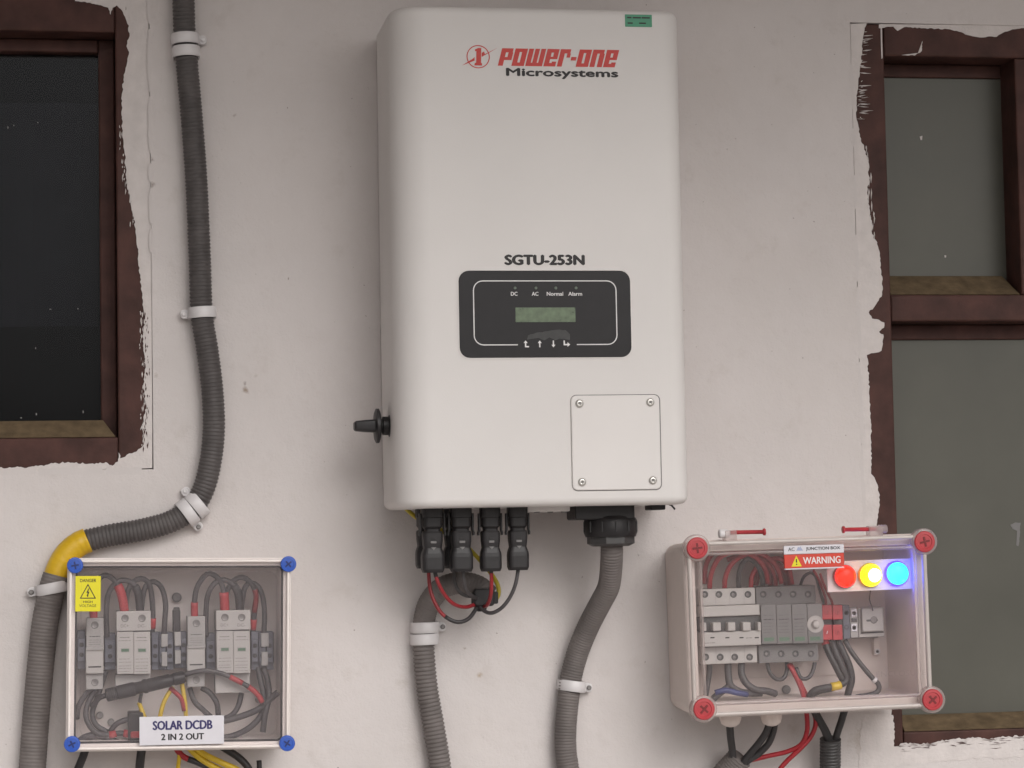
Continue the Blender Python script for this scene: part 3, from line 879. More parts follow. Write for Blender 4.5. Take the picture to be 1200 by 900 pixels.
CD = .0155
left_path = [(211, -445), (211, -300), (213, -140), (214, -30), (215, 0), (217, 50), (224, 130), (230, 210), (234, 300), (236.5, 368), (243, 410), (249, 460), (250.5, 505), (246, 545), (237, 577), (222, 598), (198, 612), (165, 621), (130, 627), (99, 634)]
P = [pt(x, y, CD) for x, y in left_path]
lc_ = thing('conduit', 'long grey corrugated conduit winding down the wall beside the dark window', 'conduit', P[0], 'grey cable conduits')
m, o = corrugated(P, .0129)
m.build('hose', M['conduit'], lc_, o)
P = [pt(x, y, CD) for x, y in [(103, 633), (92, 638), (80, 648), (71, 662), (64, 680)]]
q = catmull(P, .002)
tp = sweep([p - q[0] for p in q], lambda i, s_: .0142 * (1 + .018 * math.sin(s_ * 900) * (pnoise(Vector((s_ * 60, 0, 0))) + .4)), 24)
tp.build('tape_wrap', M['tape_y'], lc_, q[0])
P = [pt(x, y, CD + .002) for x, y in [(66, 674), (60, 695), (53, 730), (48, 775), (43, 830), (38, 900), (36, 940), (38, 1100), (42, 1350)]]
low = thing('conduit', 'smooth dusty grey conduit running down left of the danger-labelled box', 'conduit', P[-1], 'grey cable conduits')
m, o = corrugated(P, .0152, pitch=.0040, depth=.03)
m.build('hose', M['conduit2'], low, o)

P = [(573, 698, .05), (560, 687, .045), (541, 683, .04), (520, 688, .032), (505, 703, .024), (498, 722, CD + .001), (496, 742, CD), (497, 770, CD), (501, 810, CD), (509, 855, CD), (516, 900, CD), (520, 940, CD), (522, 1100, CD), (520, 1350, CD)]
mid = thing('conduit', 'ribbed grey conduit hooking down from under the four black plugs', 'conduit', pt(516, 900), 'grey cable conduits')
P3 = [pt(*p) for p in P]
m, o = corrugated(P3[:7], .0128, pitch=.0034, depth=.03)
m.build('hose', M['conduit2'], mid, o)
m, o = corrugated(P3[6:], .0128, pitch=.0046, depth=.11)
m.build('hose', M['conduit2'], mid, o)

P = [(716.5, 630, .088), (717, 645, .086), (716, 668, .075), (713, 688, .062), (704, 706, .048), (690, 733, .030), (678, 762, .019), (670, 790, CD), (667, 810, CD), (663, 850, CD), (663, 880, CD), (667, 910, CD), (670, 950, CD), (672, 1100, CD), (668, 1350, CD)]
acc = thing('conduit', 'ribbed grey conduit curving down from the wide black plug under the inverter', 'conduit', pt(667, 905), 'grey cable conduits')
P3 = [pt(*p) for p in P]
m, o = corrugated(P3, .0130, pitch=.0034, depth=.06)
m.build('hose', M['conduit2'], acc, o)

def clamp_meshes(r):
    """saddle clip: band over the hose, a lug at each foot, a screw in one lug"""
    band = MB()
    out = []
    t, hw = .0022, .0062
    prof = []
    for k in range(17):
        a = rad(180 - 180 * k / 16)
        prof.append((math.cos(a), math.sin(a)))
    prof = [(-1, -.9)] + prof + [(1, -.9)]
    R0, R1 = r + .0006, r + .0006 + t
    for v in (-hw, -hw + .0008, hw - .0008, hw):
        k = 0 if abs(v) == hw else .0006
        out.append([(x * (R1 - .0006 + k), v, r + y * (R1 - .0006 + k)) for x, y in prof] + [(x * R0, v, r + y * R0) for x, y in reversed(prof)])
    band.loft(out, smooth=True)
    lug = MB()
    lug.plate(r + .0065, 0, .010, .0105, .0004, .009, r=.004, bev=.001)
    sc = MB().lathe([(.0028, 0), (.0028, .0015), (.0018, .0022), (.0006, .0016)], Matrix.Translation((r + .0075, 0, .009)), 14)
    return band.mesh('band'), lug.mesh('lug'), sc.mesh('screw')
BM, LM, SM = clamp_meshes(.0133)
for me, k in ((BM, 'clip'), (LM, 'clip'), (SM, 'steel_dark')):
    me.materials.append(M[k])
SMW = SM.copy(); SMW.materials.clear(); SMW.materials.append(M['clip'])
SMW.name = 'screw'
BM.polygons.foreach_set('use_smooth', [True] * len(BM.polygons)); BM.set_sharp_from_angle(angle=rad(40))
def clamp(px, py, rot, flip, label, white=False, k=1.0, lug=True):
    t = thing('pipe_clamp', label, 'clamp', pt(px, py, .0004), 'white clips holding the conduits')
    W_ = Matrix.Translation(pt(px, py, .0004)) @ Matrix.Rotation(-rad(rot + (180 if flip else 0)), 4, 'Y') @ Matrix.Diagonal((k, k * 1.07, 1, 1))
    for nm, me in (('band', BM), ('lug', LM), ('screw', SMW if white else SM)):
        if nm != 'band' and not lug:
            continue
        o = bpy.data.objects.new(nm, me)
        S.collection.objects.link(o)
        put(o, W_, t)
    return t
clamp(216.5, 49, 2, False, 'white clip at the very top of the long conduit, the upper of the pair', True)
clamp(217.5, 64, 2, False, 'white clip right under the topmost one on the long conduit', True, lug=False)
clamp(236.5, 368, 3, True, 'single white clip halfway down the long conduit beside the dark window', True)
clamp(230.5, 592, -34 - 17, True, 'white clip where the long conduit bends, upper right of the crossed pair', True)
clamp(219.5, 600.5, -34 - 20, False, 'white clip where the long conduit bends, lower left of the crossed pair')
clamp(61.5, 689, 10, True, 'white clip just below the yellow tape beside the left box', False, 1.14)
clamp(496.5, 735, 1, False, 'upper white clip of the pair on the conduit under the black plugs')
clamp(496, 748.5, 2, True, 'lower white clip of the pair on the conduit under the black plugs', lug=False)
clamp(668, 803, -8, False, 'white clip on the conduit below the wide black plug')

# ------------------------------------------------------------------ plugs under the inverter
def solar_plug(px, py0, py1, d, k, label, latch=True):
    c = pt(px, (py0 + py1) / 2, d)
    s_ = mpp(px, py0, d)
    H = (py1 - py0) * s_[1]
    w = .0128 * k
    t = thing('cable_plug', label, 'plug', Vector((c.x, c.y, c.z - H / 2)), 'black cable plugs under the inverter')
    sk = MB()      # socket half on the inverter
    sec = lambda hw, hd, v: [(a, v, b) for a, b in rrect(0, 0, hw * 2, hd * 2, min(hw, hd) * .45, 4)]
    sec2 = lambda u0, hw, hd, v: [(u0 + a, v, b) for a, b in rrect(0, 0, hw * 2, hd * 2, min(hw, hd) * .45, 2)]
    top = H / 2
    sk.loft([sec(w, w, top), sec(w, w, top - H * .16), sec(w * .9, w * .9, top - H * .17), sec(w * .9, w * .9, top - H * .30), sec(w * .72, w * .72, top - H * .34), sec(w * .72, w * .72, top - H * .4)])
    sk.build('socket', M['black'], t, c)
    pg = MB()
    z0 = top - H * .37
    pg.loft([sec(w * .86, w * .86, z0), sec(w * .95, w * .95, z0 - H * .03), sec(w * .92, w * .92, z0 - H * .16), sec(w * .84, w * .84, z0 - H * .26),
             sec(w * 1.02, w * 1.0, z0 - H * .34), sec(w * 1.06, w * 1.03, z0 - H * .40), sec(w * 1.04, w * 1.02, z0 - H * .58), sec(w * .9, w * .9, -H / 2)])
    po = pg.build('plug_body', M['black'], t, c)
    mk = MB()
    mk.plate(0, z0 - H * .17, w * .55, H * .035, w * .9, w * .96, r=.0006, bev=.0003)
    mk.poly([(-w * .26, z0 - H * .245), (w * .26, z0 - H * .245), (0, z0 - H * .29)], w * .8, w * .93)
    mk.build('plug_mark', M['dev_g'], po, c)
    dk = MB().plate(0, z0 - H * .12, w * .5, H * .03, w * .9, w * .965, r=.0006, bev=.0003)
    dk.build('plug_slot', M['gasket'], po, c)
    if latch:
        for sx in (-1, 1):
            la = MB()
            la.loft([sec2(sx * w * 1.13, w * .1, w * .33, top - H * .10), sec2(sx * w * 1.13, w * .1, w * .33, top - H * .36), sec2(sx * w * 1.22, w * .1, w * .3, top - H * .40), sec2(sx * w * 1.2, w * .08, w * .3, top - H * .44)])
            la.build('latch', M['black'], t, c)
    return t
PD = .105
solar_plug(506.5, 594, 671, PD, .93, 'leftmost black cable plug under the inverter, one red wire leaving it')
solar_plug(540, 594, 670, PD, .93, 'second black cable plug from the left under the inverter')
solar_plug(574.5, 594, 669.5, PD, .86, 'third black cable plug from the left under the inverter')
solar_plug(606.5, 594, 668, PD, .86, 'rightmost of the black cable plugs under the inverter')
solar_plug(499, 595, 666, .065, .86, 'black cable plug half hidden behind the leftmost plug', False)
solar_plug(531.5, 595, 666, .065, .86, 'black cable plug half hidden behind the second plug', False)

wr = .0022
G2 = 'wires looping under the inverter'
wire('wire', 'red wire looping lowest under the leftmost plug', 'wire', M['cab_rd'], [(502, 666, .065), (504, 690, .068), (511, 709, .072), (521, 722, .076), (536, 729, .078), (549, 725, .072), (558, 713, .062), (561, 704, .055)], wr, G2, [(.52, 1.0, M['cab_k'], 1.06)])
wire('wire', 'red wire of the leftmost plug, inner shorter loop', 'wire', M['cab_rd'], [(509, 668, PD), (513, 682, PD), (521, 697, .10), (532, 708, .09), (545, 711.5, .075), (558, 708, .06)], wr, G2, [(0, .12, M['cab_k'], 1.06)])
wire('wire', 'black wire dropping from the second plug, left of two', 'wire', M['cab_g'], [(532, 664, .065), (532.5, 680, .066), (537, 692, .066), (546, 698, .062), (560, 699, .055)], wr, G2)
wire('wire', 'black wire dropping from the second plug, right of two', 'wire', M['cab_g'], [(542.5, 667, PD), (543.5, 682, .10), (547, 693, .09), (556, 700, .07), (563, 701, .06)], wr, G2)
wire('wire', 'red wire dropping straight from the third plug', 'wire', M['cab_rd'], [(575.5, 667, PD), (576, 682, .10), (575, 698, .09), (571, 709, .075), (566, 711, .06)], wr, G2, [(0, .10, M['cab_k'], 1.06)])
wire('wire', 'black wire looping from the rightmost plug to the junction', 'wire', M['cab_g'], [(607.5, 666, PD), (604, 685, PD), (597, 701, .10), (587, 713, .095), (575, 718.5, .085), (565, 714, .07), (561, 706, .058)], wr, G2)
wire('earth_wire', 'yellow-green earth wire slanting behind the black plugs', 'wire', M['cab_yg'], [(474, 594, .05), (480, 600, .045), (489, 607, .04), (505, 615, .035), (523, 625, .03), (545, 639, .03), (562, 656, .035), (574, 670, .045), (583, 685, .055), (584, 697, .055), (578, 706, .052), (569, 708, .05)], .0026, G2)
jn = thing('wire_junction', 'small black block where the wires enter the hooked conduit', 'junction', pt(566, 713, .05))
mj = MB()
mj.plate(0, .001, .0235, .020, -.012, .012, r=.004, bev=.002)
mj.plate(-.003, -.010, .012, .010, -.008, .008, r=.003, bev=.0015)
mj.plate(.0135, .0005, .006, .014, -.010, .008, r=.002, bev=.001)
mj.build('block', M['black'], jn, pt(566, 701, .055))
MB().lathe([(.0035, 0), (.0035, .006), (.0025, .007)], Matrix.Rotation(rad(90), 4, 'Y'), 12).build('nipple', M['black'], jn, pt(576, 698, .055))

ac = thing('power_plug', 'wide black power plug under the right side of the inverter', 'plug', pt(712, 640, .09))
c = pt(709, 599, .115)
k = mpp(709, 599, .115)[0]
fl = MB().plate(0, 0, 70 * k, 19 * k, -.05, 0, r=.003, bev=.0015)
fl.build('flange', M['black'], ac, c)
pbox('flange_ear', M['black'], ac, 672.5, 596, 690, 609, .075, .108, r=.002, bev=.001)
hd = MB()
cc = pt(715.5, 621, .09)
def oct_(r, v, n=8, ph=22.5):
    return [(r * math.cos(rad(ph + 360 * i / n)), v, r * math.sin(rad(ph + 360 * i / n))) for i in range(n)]
hd.loft([[(x, v, z) for x, z in circ(0, 0, r, 28)] for r, v in ((.026, .016), (.0285, .014), (.0305, .0105), (.0305, -.0035), (.0285, -.008))], smooth=True)
hd.build('hood', M['black'], ac, cc, autosmooth=30)
nu = MB()
nu.loft([oct_(.0275, -.0075), oct_(.0275, -.0155), oct_(.021, -.0185), oct_(.0165, -.0185)])
nu.build('gland_nut', M['darkgrey'], ac, cc)
rb = MB()
for i in range(9):
    a = rad(-120 + i * 30 - 90 + 90)
    rb.plate(math.sin(a) * .0305, .0035, .0016, .012, math.cos(a) * .0305 - .001, math.cos(a) * .0305 + .0009, r=.0003, bev=.0002)
rb.build('grip_ribs', M['black'], ac, cc)

# ------------------------------------------------------------------ enclosures: a tray, a gasket, a clear lid, corner screws
def tray(mb, w, h, w1, h1, r, d0, d1, t, back):
    a0, a1 = rrect(0, 0, w1, h1, r, 5), rrect(0, 0, w, h, r, 5)
    b1, b0 = rrect(0, 0, w - 2 * t, h - 2 * t, max(r - t, .003), 5), rrect(0, 0, w1 - 2 * t, h1 - 2 * t, max(r - t, .003), 5)
    e = .0015
    a1b = rrect(0, 0, w - 2 * e, h - 2 * e, r - e, 5)
    Z = lambda P, n: [(p[0], p[1], n) for p in P]
    mb.loft([Z(a0, d0), Z(a1, d1 - e), Z(a1b, d1), Z(b1, d1), Z(b0, d0 + back)])
def ring(mb, w, h, r, t, n0, n1, seg=5):
    a, b = rrect(0, 0, w, h, r, seg), rrect(0, 0, w - 2 * t, h - 2 * t, max(r - t, .0006), seg)
    mm = rrect(0, 0, w - t, h - t, max(r - t / 2, .001), seg)
    Z = lambda P, n: [(p[0], p[1], n) for p in P]
    mb.loft([Z(a, n0), Z(a, n1 - t * .35), Z(mm, n1), Z(b, n1 - t * .35), Z(b, n0)], False, False, smooth=True)

def corner_screw(parent, px, py, d, r, m_head, m_slot, rot):
    c = pt(px, py, d)
    h = MB().lathe([(r * .96, -.004), (r, -.001), (r, .0008), (r * .93, .0016), (r * .70, .0018), (r * .66, .0010), (r * .3, .0012)], n=28)
    so_ = h.build('screw', m_head, parent, c, autosmooth=30)
    q = MB()
    q.plate(0, 0, r * .95, r * .20, .0009, .0020, r=.0003, bev=.0001)
    q.plate(0, r * .29, r * .20, r * .36, .0009, .0019, r=.0003, bev=.0001)
    q.plate(0, -r * .29, r * .20, r * .36, .0009, .0019, r=.0003, bev=.0001)
    q.build('screw_slot', m_slot, so_, c, rot)

# ---- left: DC box
BD = .092
BR = -1.0
bc = (210.5, 766.5)
bs = mpp(*bc, BD)
BW, BH = 263 * bs[0], 226 * bs[1]
dc = thing('distribution_box', 'left distribution box with smoky clear lid, blue corner screws and danger label', 'electrical box', pt(bc[0], 880, 0), 'clear-lidded electrical boxes')
cpt = pt(*bc, 0); cpt = Vector((pt(*bc, BD).x, 0, pt(*bc, BD).z))
tr_ = MB(); tray(tr_, BW, BH, BW - .004, BH - .004, .010, .001, BD - .006, .0085, .006)
tr_.build('base', M['box_a'], dc, cpt, BR)
gk = MB(); ring(gk, BW - .0175, BH - .0175, .006, .0022, BD - .0075, BD - .0055)
gk.build('gasket', M['gasket'], dc, cpt, BR)
ld = MB().plate(0, 0, BW - .003, BH - .003, BD - .0045, BD, r=.010, bev=.0018, seg=6)
lid = ld.build('lid', M['lid_a'], dc, cpt, BR)
bd = MB(); ring(bd, BW - .004, BH - .004, .010, .0030, BD - .003, BD + .0013)
bd.build('lid_rim', M['box_a'], lid, cpt, BR)
ib = MB(); ring(ib, BW - .029, BH - .029, .012, .0016, BD - .001, BD + .0010)
ib.build('lid_step', M['lid_a'], lid, cpt, BR)
for x, y, rt in ((88, 662.5, 10), (338, 661, 40), (84.5, 872, 25), (336.5, 871, 55)):
    corner_screw(lid, x, y, BD + .002, .0088, M['blue'], M['navy'], rt)
LD = BD + .0004
dl = pbox('danger_label', M['lab_y'], dc, 88.3, 675, 118, 716.5, LD - .0003, LD + .0003, r=.0004, bev=.0001, rot=BR)
text('label_print', 'DANGER', 103.3, 680.3, 19, 3.8, LD + .0003, M['ink'], dl, BR, bold=.02)
text('label_print', 'HIGH', 103, 705.2, 11, 2.6, LD + .0003, M['ink'], dl, BR, bold=.02)
text('label_print', 'VOLTAGE', 102.8, 709.8, 20, 3.2, LD + .0003, M['ink'], dl, BR)
tg = MB()
k = bs[0]
oT, iT = [(-9.5, -7.5), (9.5, -7.5), (0, 10)], [(-7.7, -6.4), (7.7, -6.4), (0, 7.8)]
for i in range(3):
    j = (i + 1) % 3
    tg.poly([(oT[i][0] * k, oT[i][1] * k), (oT[j][0] * k, oT[j][1] * k), (iT[j][0] * k, iT[j][1] * k), (iT[i][0] * k, iT[i][1] * k)], 0, .0002)
tg.poly([(x * k, y * k) for x, y in ((.8, 4.5), (-1.8, -.6), (-.2, -.6), (-1, -3.6), (-1.8, -3.4), (-.2, -5.6), (.9, -3.9), (.2, -3.9), (1.8, .6), (.3, .6), (1.8, 4.5))], 0, .0002)
tg.build('hazard_symbol', M['ink'], dl, pt(103, 694, LD + .0003), BR)
npl = pbox('name_plate', M['lab_w'], dc, 163.6, 839.2, 262.6, 872.6, LD - .0003, LD + .0008, r=.0004, bev=.0002, rot=BR * .5)
text('plate_print', 'SOLAR DCDB', 214, 849.6, 69, 10.2, LD + .0008, M['ink_navy'], npl, BR * .5, bold=.06)
text('plate_print', '2 IN 2 OUT', 214, 863.2, 49.5, 7.2, LD + .0008, M['ink'], npl, BR * .5, bold=.06)

# devices on the rail
rail = thing('mounting_rail', 'steel mounting rail across the inside of the left box', 'rail', pt(210, 775, .007))
pbox('rail_web', M['steel_dark'], rail, 92, 748, 322, 776, .007, .014, r=.001, rot=-.3)
for i in range(2):
    pbox('rail_flange', M['steel_dark'], rail, 92, (743, 773)[i], 322, (749, 779)[i], .0144, .017, r=.0008, rot=-.3)

def print_lines(parent, x0, x1, ys, d, m, seed=0, h=.7, rot=0.0):
    rr_ = random.Random(seed)
    for y in ys:
        x = x0
        mb = MB()
        s_ = mpp((x0 + x1) / 2, y, d)
        while x < x1 - 1:
            L_ = min(rr_.uniform(1.5, 4.5), x1 - x)
            mb.plate((x + L_ / 2 - (x0 + x1) / 2) * s_[0], 0, L_ * s_[0], h * s_[1], -.0001, .00015, r=.0001, bev=0)
            x += L_ + rr_.uniform(.5, 1.2)
        mb.build('fine_print', m, parent, pt((x0 + x1) / 2, y, d), rot)

def fuse_holder(x0, x1, y0, y1, label, d=.062):
    t = thing('fuse_holder', label, 'fuse holder', pt((x0 + x1) / 2, y1, .017), 'fuse holders in the left box')
    h = y1 - y0
    xm = (x0 + x1) / 2
    b = pbox('body', M['dev_m'], t, x0, y0, x1, y0 + h * .43, .02, d - .006, r=.0008)
    pbox('carrier', M['dev_w'], t, x0 - .6, y0 + h * .435, x1 - .2, y0 + h * .78, .02, d, r=.0008, bev=.001)
    pbox('lip', M['dev_m'], t, x0 - .4, y0 + h * .415, x1 + .4, y0 + h * .455, .03, d + .0025, r=.0008)
    pbox('slot', M['gasket'], t, x0 + 2.5, y0 + h * .675, x1 - 3, y0 + h * .695, d - .001, d + .0003, r=.0002, bev=.0001)
    f = pbox('foot', M['dev_m'], t, x0 - .4, y0 + h * .785, x1 - .8, y1, .02, d - .006, r=.0008)
    for y, par in ((y0 + h * .10, b), (y0 + h * .90, f)):
        MB().lathe([(.0042, -.0004), (.0042, .0003), (.0036, .0003), (.0034, .0002), (.0004, .00025)], n=16).build('terminal_screw', M['steel_dark'], par, pt(xm, y, d - .006))
    print_lines(b, x0 + 4, x1 - 4, (y0 + h * .26,), d - .006, M['ink'], 1, 1.0)
    print_lines(b, x0 + 3, x1 - 3, (y0 + h * .31, y0 + h * .34, y0 + h * .37), d - .006, M['ink_grey'], 2, .6)
    return t
fuse_holder(101, 121.5, 724, 808, 'slim white fuse holder under the danger label in the left box')
fuse_holder(219.8, 240.5, 722, 805, 'slim white fuse holder in the middle of the left box')

def surge_two(x0, x1, y0, y1, yb, label, d=.066):
    t = thing('surge_protector', label, 'surge protector', pt((x0 + x1) / 2, yb, .017), 'two-pole surge protectors in the left box')
    h = y1 - y0
    xm = (x0 + x1) / 2
    hd_ = pbox('head', M['dev_w'], t, x0, y0, x1, y0 + h * .315, .02, d - .003, r=.0008)
    for sx in (-1, 1):
        xc = xm + sx * (x1 - x0) * .245
        mo = pbox('module', M['dev_w'], t, xc - (x1 - x0) * .243, y0 + h * .33, xc + (x1 - x0) * .243, y1, .02, d, r=.0008, bev=.0009)
        wf = pbox('window_frame', M['dev_m'], mo, xc - 5.2, y0 + h * .585, xc + 5.2, y0 + h * .66, d - .0005, d + .0003, r=.0003, bev=.0001)
        pbox('status_window', M['green_w'], mo, xc - 4.4, y0 + h * .60, xc + 4.4, y0 + h * .645, d, d + .0005, r=.0002, bev=.0001)
        print_lines(mo, xc - 6, xc + 5, (y0 + h * .42,), d, M['ink_grey'], 4, 1.0)
        print_lines(mo, xc - 7.5, xc + 7, (y0 + h * .47, y0 + h * .76, y0 + h * .81, y0 + h * .87, y0 + h * .91, y0 + h * .96), d, M['dev_g'], int(xc), .55)
        MB().lathe([(.0042, -.0004), (.0042, .0003), (.0036, .0003), (.0034, .0002), (.0004, .00025)], n=16).build('terminal_screw', M['steel_dark'], hd_, pt(xc, y0 + h * .115, d - .003))
        text('pole_mark', 'DC+' if sx < 0 else 'DC-', xc - .5, y0 + h * .235, 9, 3.6, d - .003, M['ink_grey'], hd_)
    pbox('joint', M['gasket'], t, x0 + 1, y0 + h * .316, x1 - 1, y0 + h * .329, .03, d - .0036, r=.0003, bev=.0001)
    pbox('foot', M['dev_w'], t, x0 - 1, y1 + .4, x1 - .8, yb, .02, d - .012, r=.0008)
    return t
surge_two(136.3, 176.8, 716, 790, 804, 'two-pole white surge protector left of centre in the left box')
surge_two(253.3, 293.6, 715, 789, 812, 'two-pole white surge protector on the right in the left box')

def terminal(x0, x1, y0, y1, label, d=.05, insert=None, seed=0):
    t = thing('terminal_block', label, 'terminal', pt((x0 + x1) / 2, y1, .017), 'terminal blocks in the left box')
    ym = (y0 + y1) / 2
    n_ = max(1, round((x1 - x0) / 9))
    for i in range(n_):
        a, b = x0 + (x1 - x0) * i / n_ + .2, x0 + (x1 - x0) * (i + 1) / n_ - .2
        sl = pbox('slice', M['term'], t, a, y0, b, y1, .018, d - .006, r=.0006)
        pbox('shoulder', M['term'], sl, a + .4, y0 + (y1 - y0) * .2, b - .4, y1 - (y1 - y0) * .2, .03, d, r=.0006)
        for yy in (ym - (y1 - y0) * .13, ym + (y1 - y0) * .13):
            MB().lathe([(.0026, -.0005), (.0026, .0004), (.0018, .0002)], n=12).build('terminal_screw', M['gasket'], sl, pt((a + b) / 2, yy, d))
    if insert:
        for (a, y_0, b, y_1) in insert:
            pbox('marker', M['dev_m'], t, a, y_0, b, y_1, .04, d + .003, r=.0006)
    return t
terminal(90.5, 100.4, 739, 784, 'dark terminal block at the left end of the left box rail')
terminal(122.2, 135.6, 742, 785, 'dark terminal block between the first fuse holder and surge protector')
terminal(177.6, 203.5, 741, 785, 'dark terminal blocks right of the first surge protector', insert=[(189, 743, 196.5, 758), (189.5, 764, 196, 781)])
terminal(204, 219, 740, 783, 'dark terminal block left of the middle fuse holder', insert=[(204.5, 740.5, 212, 757), (205, 762, 212, 778)])
terminal(241.4, 252.6, 742, 785, 'dark terminal block right of the middle fuse holder')
terminal(294.4, 320.5, 740, 785, 'dark terminal blocks at the right end of the left box rail', insert=[(306, 742, 315, 758), (306.5, 764, 314, 780)])
tp_ = thing('end_plug', 'black plug standing upright at the centre of the left box', 'plug', pt(207, 741, .04))
pbox('body', M['black'], tp_, 202.5, 714, 211.5, 741, .035, .05, r=.002, bev=.0015)
pbox('cap', M['darkgrey'], tp_, 203.5, 711.5, 210.8, 715.5, .037, .048, r=.002, bev=.001)
vk = MB().lathe([(.0055, 0), (.0055, .006), (.004, .0075), (.002, .0065)], n=18).build('knockout_screw', M['dev_g'], dc, pt(207, 700, .0075))

r2 = .0031
LG = 'black wires looping inside the left box'
K = M['cab_g']
def loop(label, P, sl=(), m=None, r=r2, g=LG):
    return wire('wire', label, 'wire', m or K, P, r, g, sl)
loop('black wire looping from the first fuse holder behind the danger label', [(110, 728, .05), (109, 700, .055), (114, 681, .06), (123, 674, .06), (133, 679, .06), (140, 690, .06), (144, 704, .058), (146, 718, .055)], [(0, .12, M['tape_r'], 1.5), (.72, 1, M['tape_r'], 1.7)])
loop('black wire arching left of the first surge protector', [(125.5, 746, .045), (124.5, 720, .05), (127, 696, .056), (136, 683, .06), (146, 680, .06), (156, 684, .06), (162, 696, .058), (164.5, 718, .055)], [(.74, 1, M['cab_k'], 1.5)])
loop('black wire arching over the first surge protector with a red end', [(147, 716, .052), (149, 696, .056), (155, 683, .058), (165, 678, .058), (174, 683, .056), (178, 700, .05), (179, 720, .046), (178, 744, .04)], [(.83, .96, M['tape_r'], 1.25)])
loop('black wire arching right of the first surge protector', [(165.5, 716, .05), (168, 695, .052), (173, 684, .052), (182, 682, .052), (190, 690, .05), (194, 708, .048), (193, 728, .046), (192, 746, .044)])
loop('black wire looping tall over the middle fuse holder', [(228, 726, .05), (228, 704, .055), (232, 686, .06), (243, 672.5, .062), (254, 676, .062), (261, 688, .06), (263, 704, .058), (263.5, 716, .055)], [(.02, .18, M['tape_r'], 1.35), (.80, 1, M['tape_r'], 1.75)])
loop('black wire arching left of the second surge protector', [(241.5, 746, .045), (241.5, 716, .05), (244, 696, .056), (252, 683, .06), (262, 679.5, .06), (272, 684, .06), (279, 695, .058), (281.5, 717, .055)], [(.76, 1, M['cab_k'], 1.5)])
loop('black and red wire arching over the second surge protector', [(264, 716, .052), (266, 694, .056), (273, 681, .058), (284, 676.5, .058), (295, 684, .056), (300, 698, .05), (298, 718, .046), (296, 744, .04)], [(.55, .80, M['red_dark'], 1.04), (.86, .96, M['tape_r'], 1.2)])
loop('black wire arching right of the second surge protector', [(282.5, 716, .05), (286, 692, .052), (292, 683, .052), (302, 687, .052), (308, 700, .05), (310, 722, .048), (309, 745, .046)])
# lower half of the left box
loop('black wire leaving the first fuse holder downwards to the left', [(107, 806, .045), (99, 816, .045), (92, 828, .045), (90, 842, .04)])
loop('black wire coiling at the lower left of the left box', [(114, 806, .04), (104, 822, .045), (100.5, 838, .05), (106, 852, .05), (116, 860, .05), (130, 861, .05), (141, 859, .05), (165, 862, .05)], [(.70, .76, M['tape_r'], 1.3), (.82, .92, M['tape_r'], 1.45)])
loop('second black wire curving inside the coil at lower left', [(124, 786, .04), (115, 815, .04), (108, 836, .042), (113, 850, .044), (126, 858, .044)])
loop('black wire bowing above the red tape at lower left', [(129, 857, .045), (137, 848, .05), (148, 843.5, .05), (160, 842, .05)])
loop('thick black wires along the bottom left of the left box', [(92, 870, .04), (100, 864.5, .045), (114, 861.5, .045), (125, 864, .045), (138, 871, .045), (160, 874, .045)], r=.0045)
loop('black wire dropping from the middle fuse holder to the right', [(222, 806, .04), (228, 822, .042), (238, 832, .042), (247, 840, .04)])
loop('black wire crossing below the middle fuse holder', [(236, 806, .04), (246, 812, .042), (254, 824, .042), (256, 840, .04)])
loop('black wire hanging under the right surge protector', [(283, 812, .04), (279, 828, .042), (270, 839, .042), (250, 846, .042)])
loop('long black wire sweeping to the right along the bottom', [(246, 847, .05), (270, 843, .052), (292, 836, .054), (306, 829, .056), (318, 818, .056), (326, 811, .056)], r=.0036)
loop('black wire bending up at the lower right corner', [(240, 866, .045), (270, 863, .048), (292, 853, .05), (306, 838, .05), (310, 822, .05), (306, 800, .046), (302, 782, .042)], r=.0034)
loop('black wire hanging right of the second surge protector', [(309, 782, .044), (314, 800, .05), (315, 818, .055), (311, 836, .057), (308, 858, .057)], r=.0034)
loop('black wire with red tape curving over the lower right', [(216, 791, .064), (230, 787, .066), (246, 786, .066), (262, 790, .066), (276, 796.5, .065), (290, 804, .064), (302, 814, .062), (309, 826, .06)],
     [(.52, .68, M['tape_r'], 1.15), (.74, .98, M['tape_r'], 1.15)], r=.0027)
wire('wire', 'yellow wire slanting down below the black inline connector', 'wire', M['cab_y'], [(203, 805, .05), (196, 815, .052), (191, 826, .052), (187, 842, .05)], .0026, 'coloured wires in the left box')
wire('wire', 'yellow wire dropping right of the black inline connector', 'wire', M['cab_y'], [(213, 800, .05), (215, 812, .052), (217, 826, .052), (218, 842, .05)], .0026, 'coloured wires in the left box')
wire('wire', 'red wire between the two yellow wires', 'wire', M['cab_r'], [(199, 806, .052), (206, 812, .054), (213, 820, .054), (216, 834, .052)], .0026, 'coloured wires in the left box')
wire('wire', 'short yellow wire above the nameplate on its left', 'wire', M['cab_y'], [(163, 824, .045), (166, 832, .05), (170, 842, .05)], .0026, 'coloured wires in the left box')
wire('wire', 'short grey wire above the nameplate on its left', 'wire', K, [(166, 812, .045), (164, 822, .046), (165, 834, .046)], .002, 'coloured wires in the left box')
bl = thing('splice_block', 'black splice block half behind the nameplate in the left box', 'block', pt(158, 868, .03))
pbox('body', M['black'], bl, 150, 835, 168, 869, .02, .058, r=.002, bev=.001)
pbox('collar', M['tape_r'], bl, 153, 857, 166, 865, .02, .0595, r=.002, bev=.001)
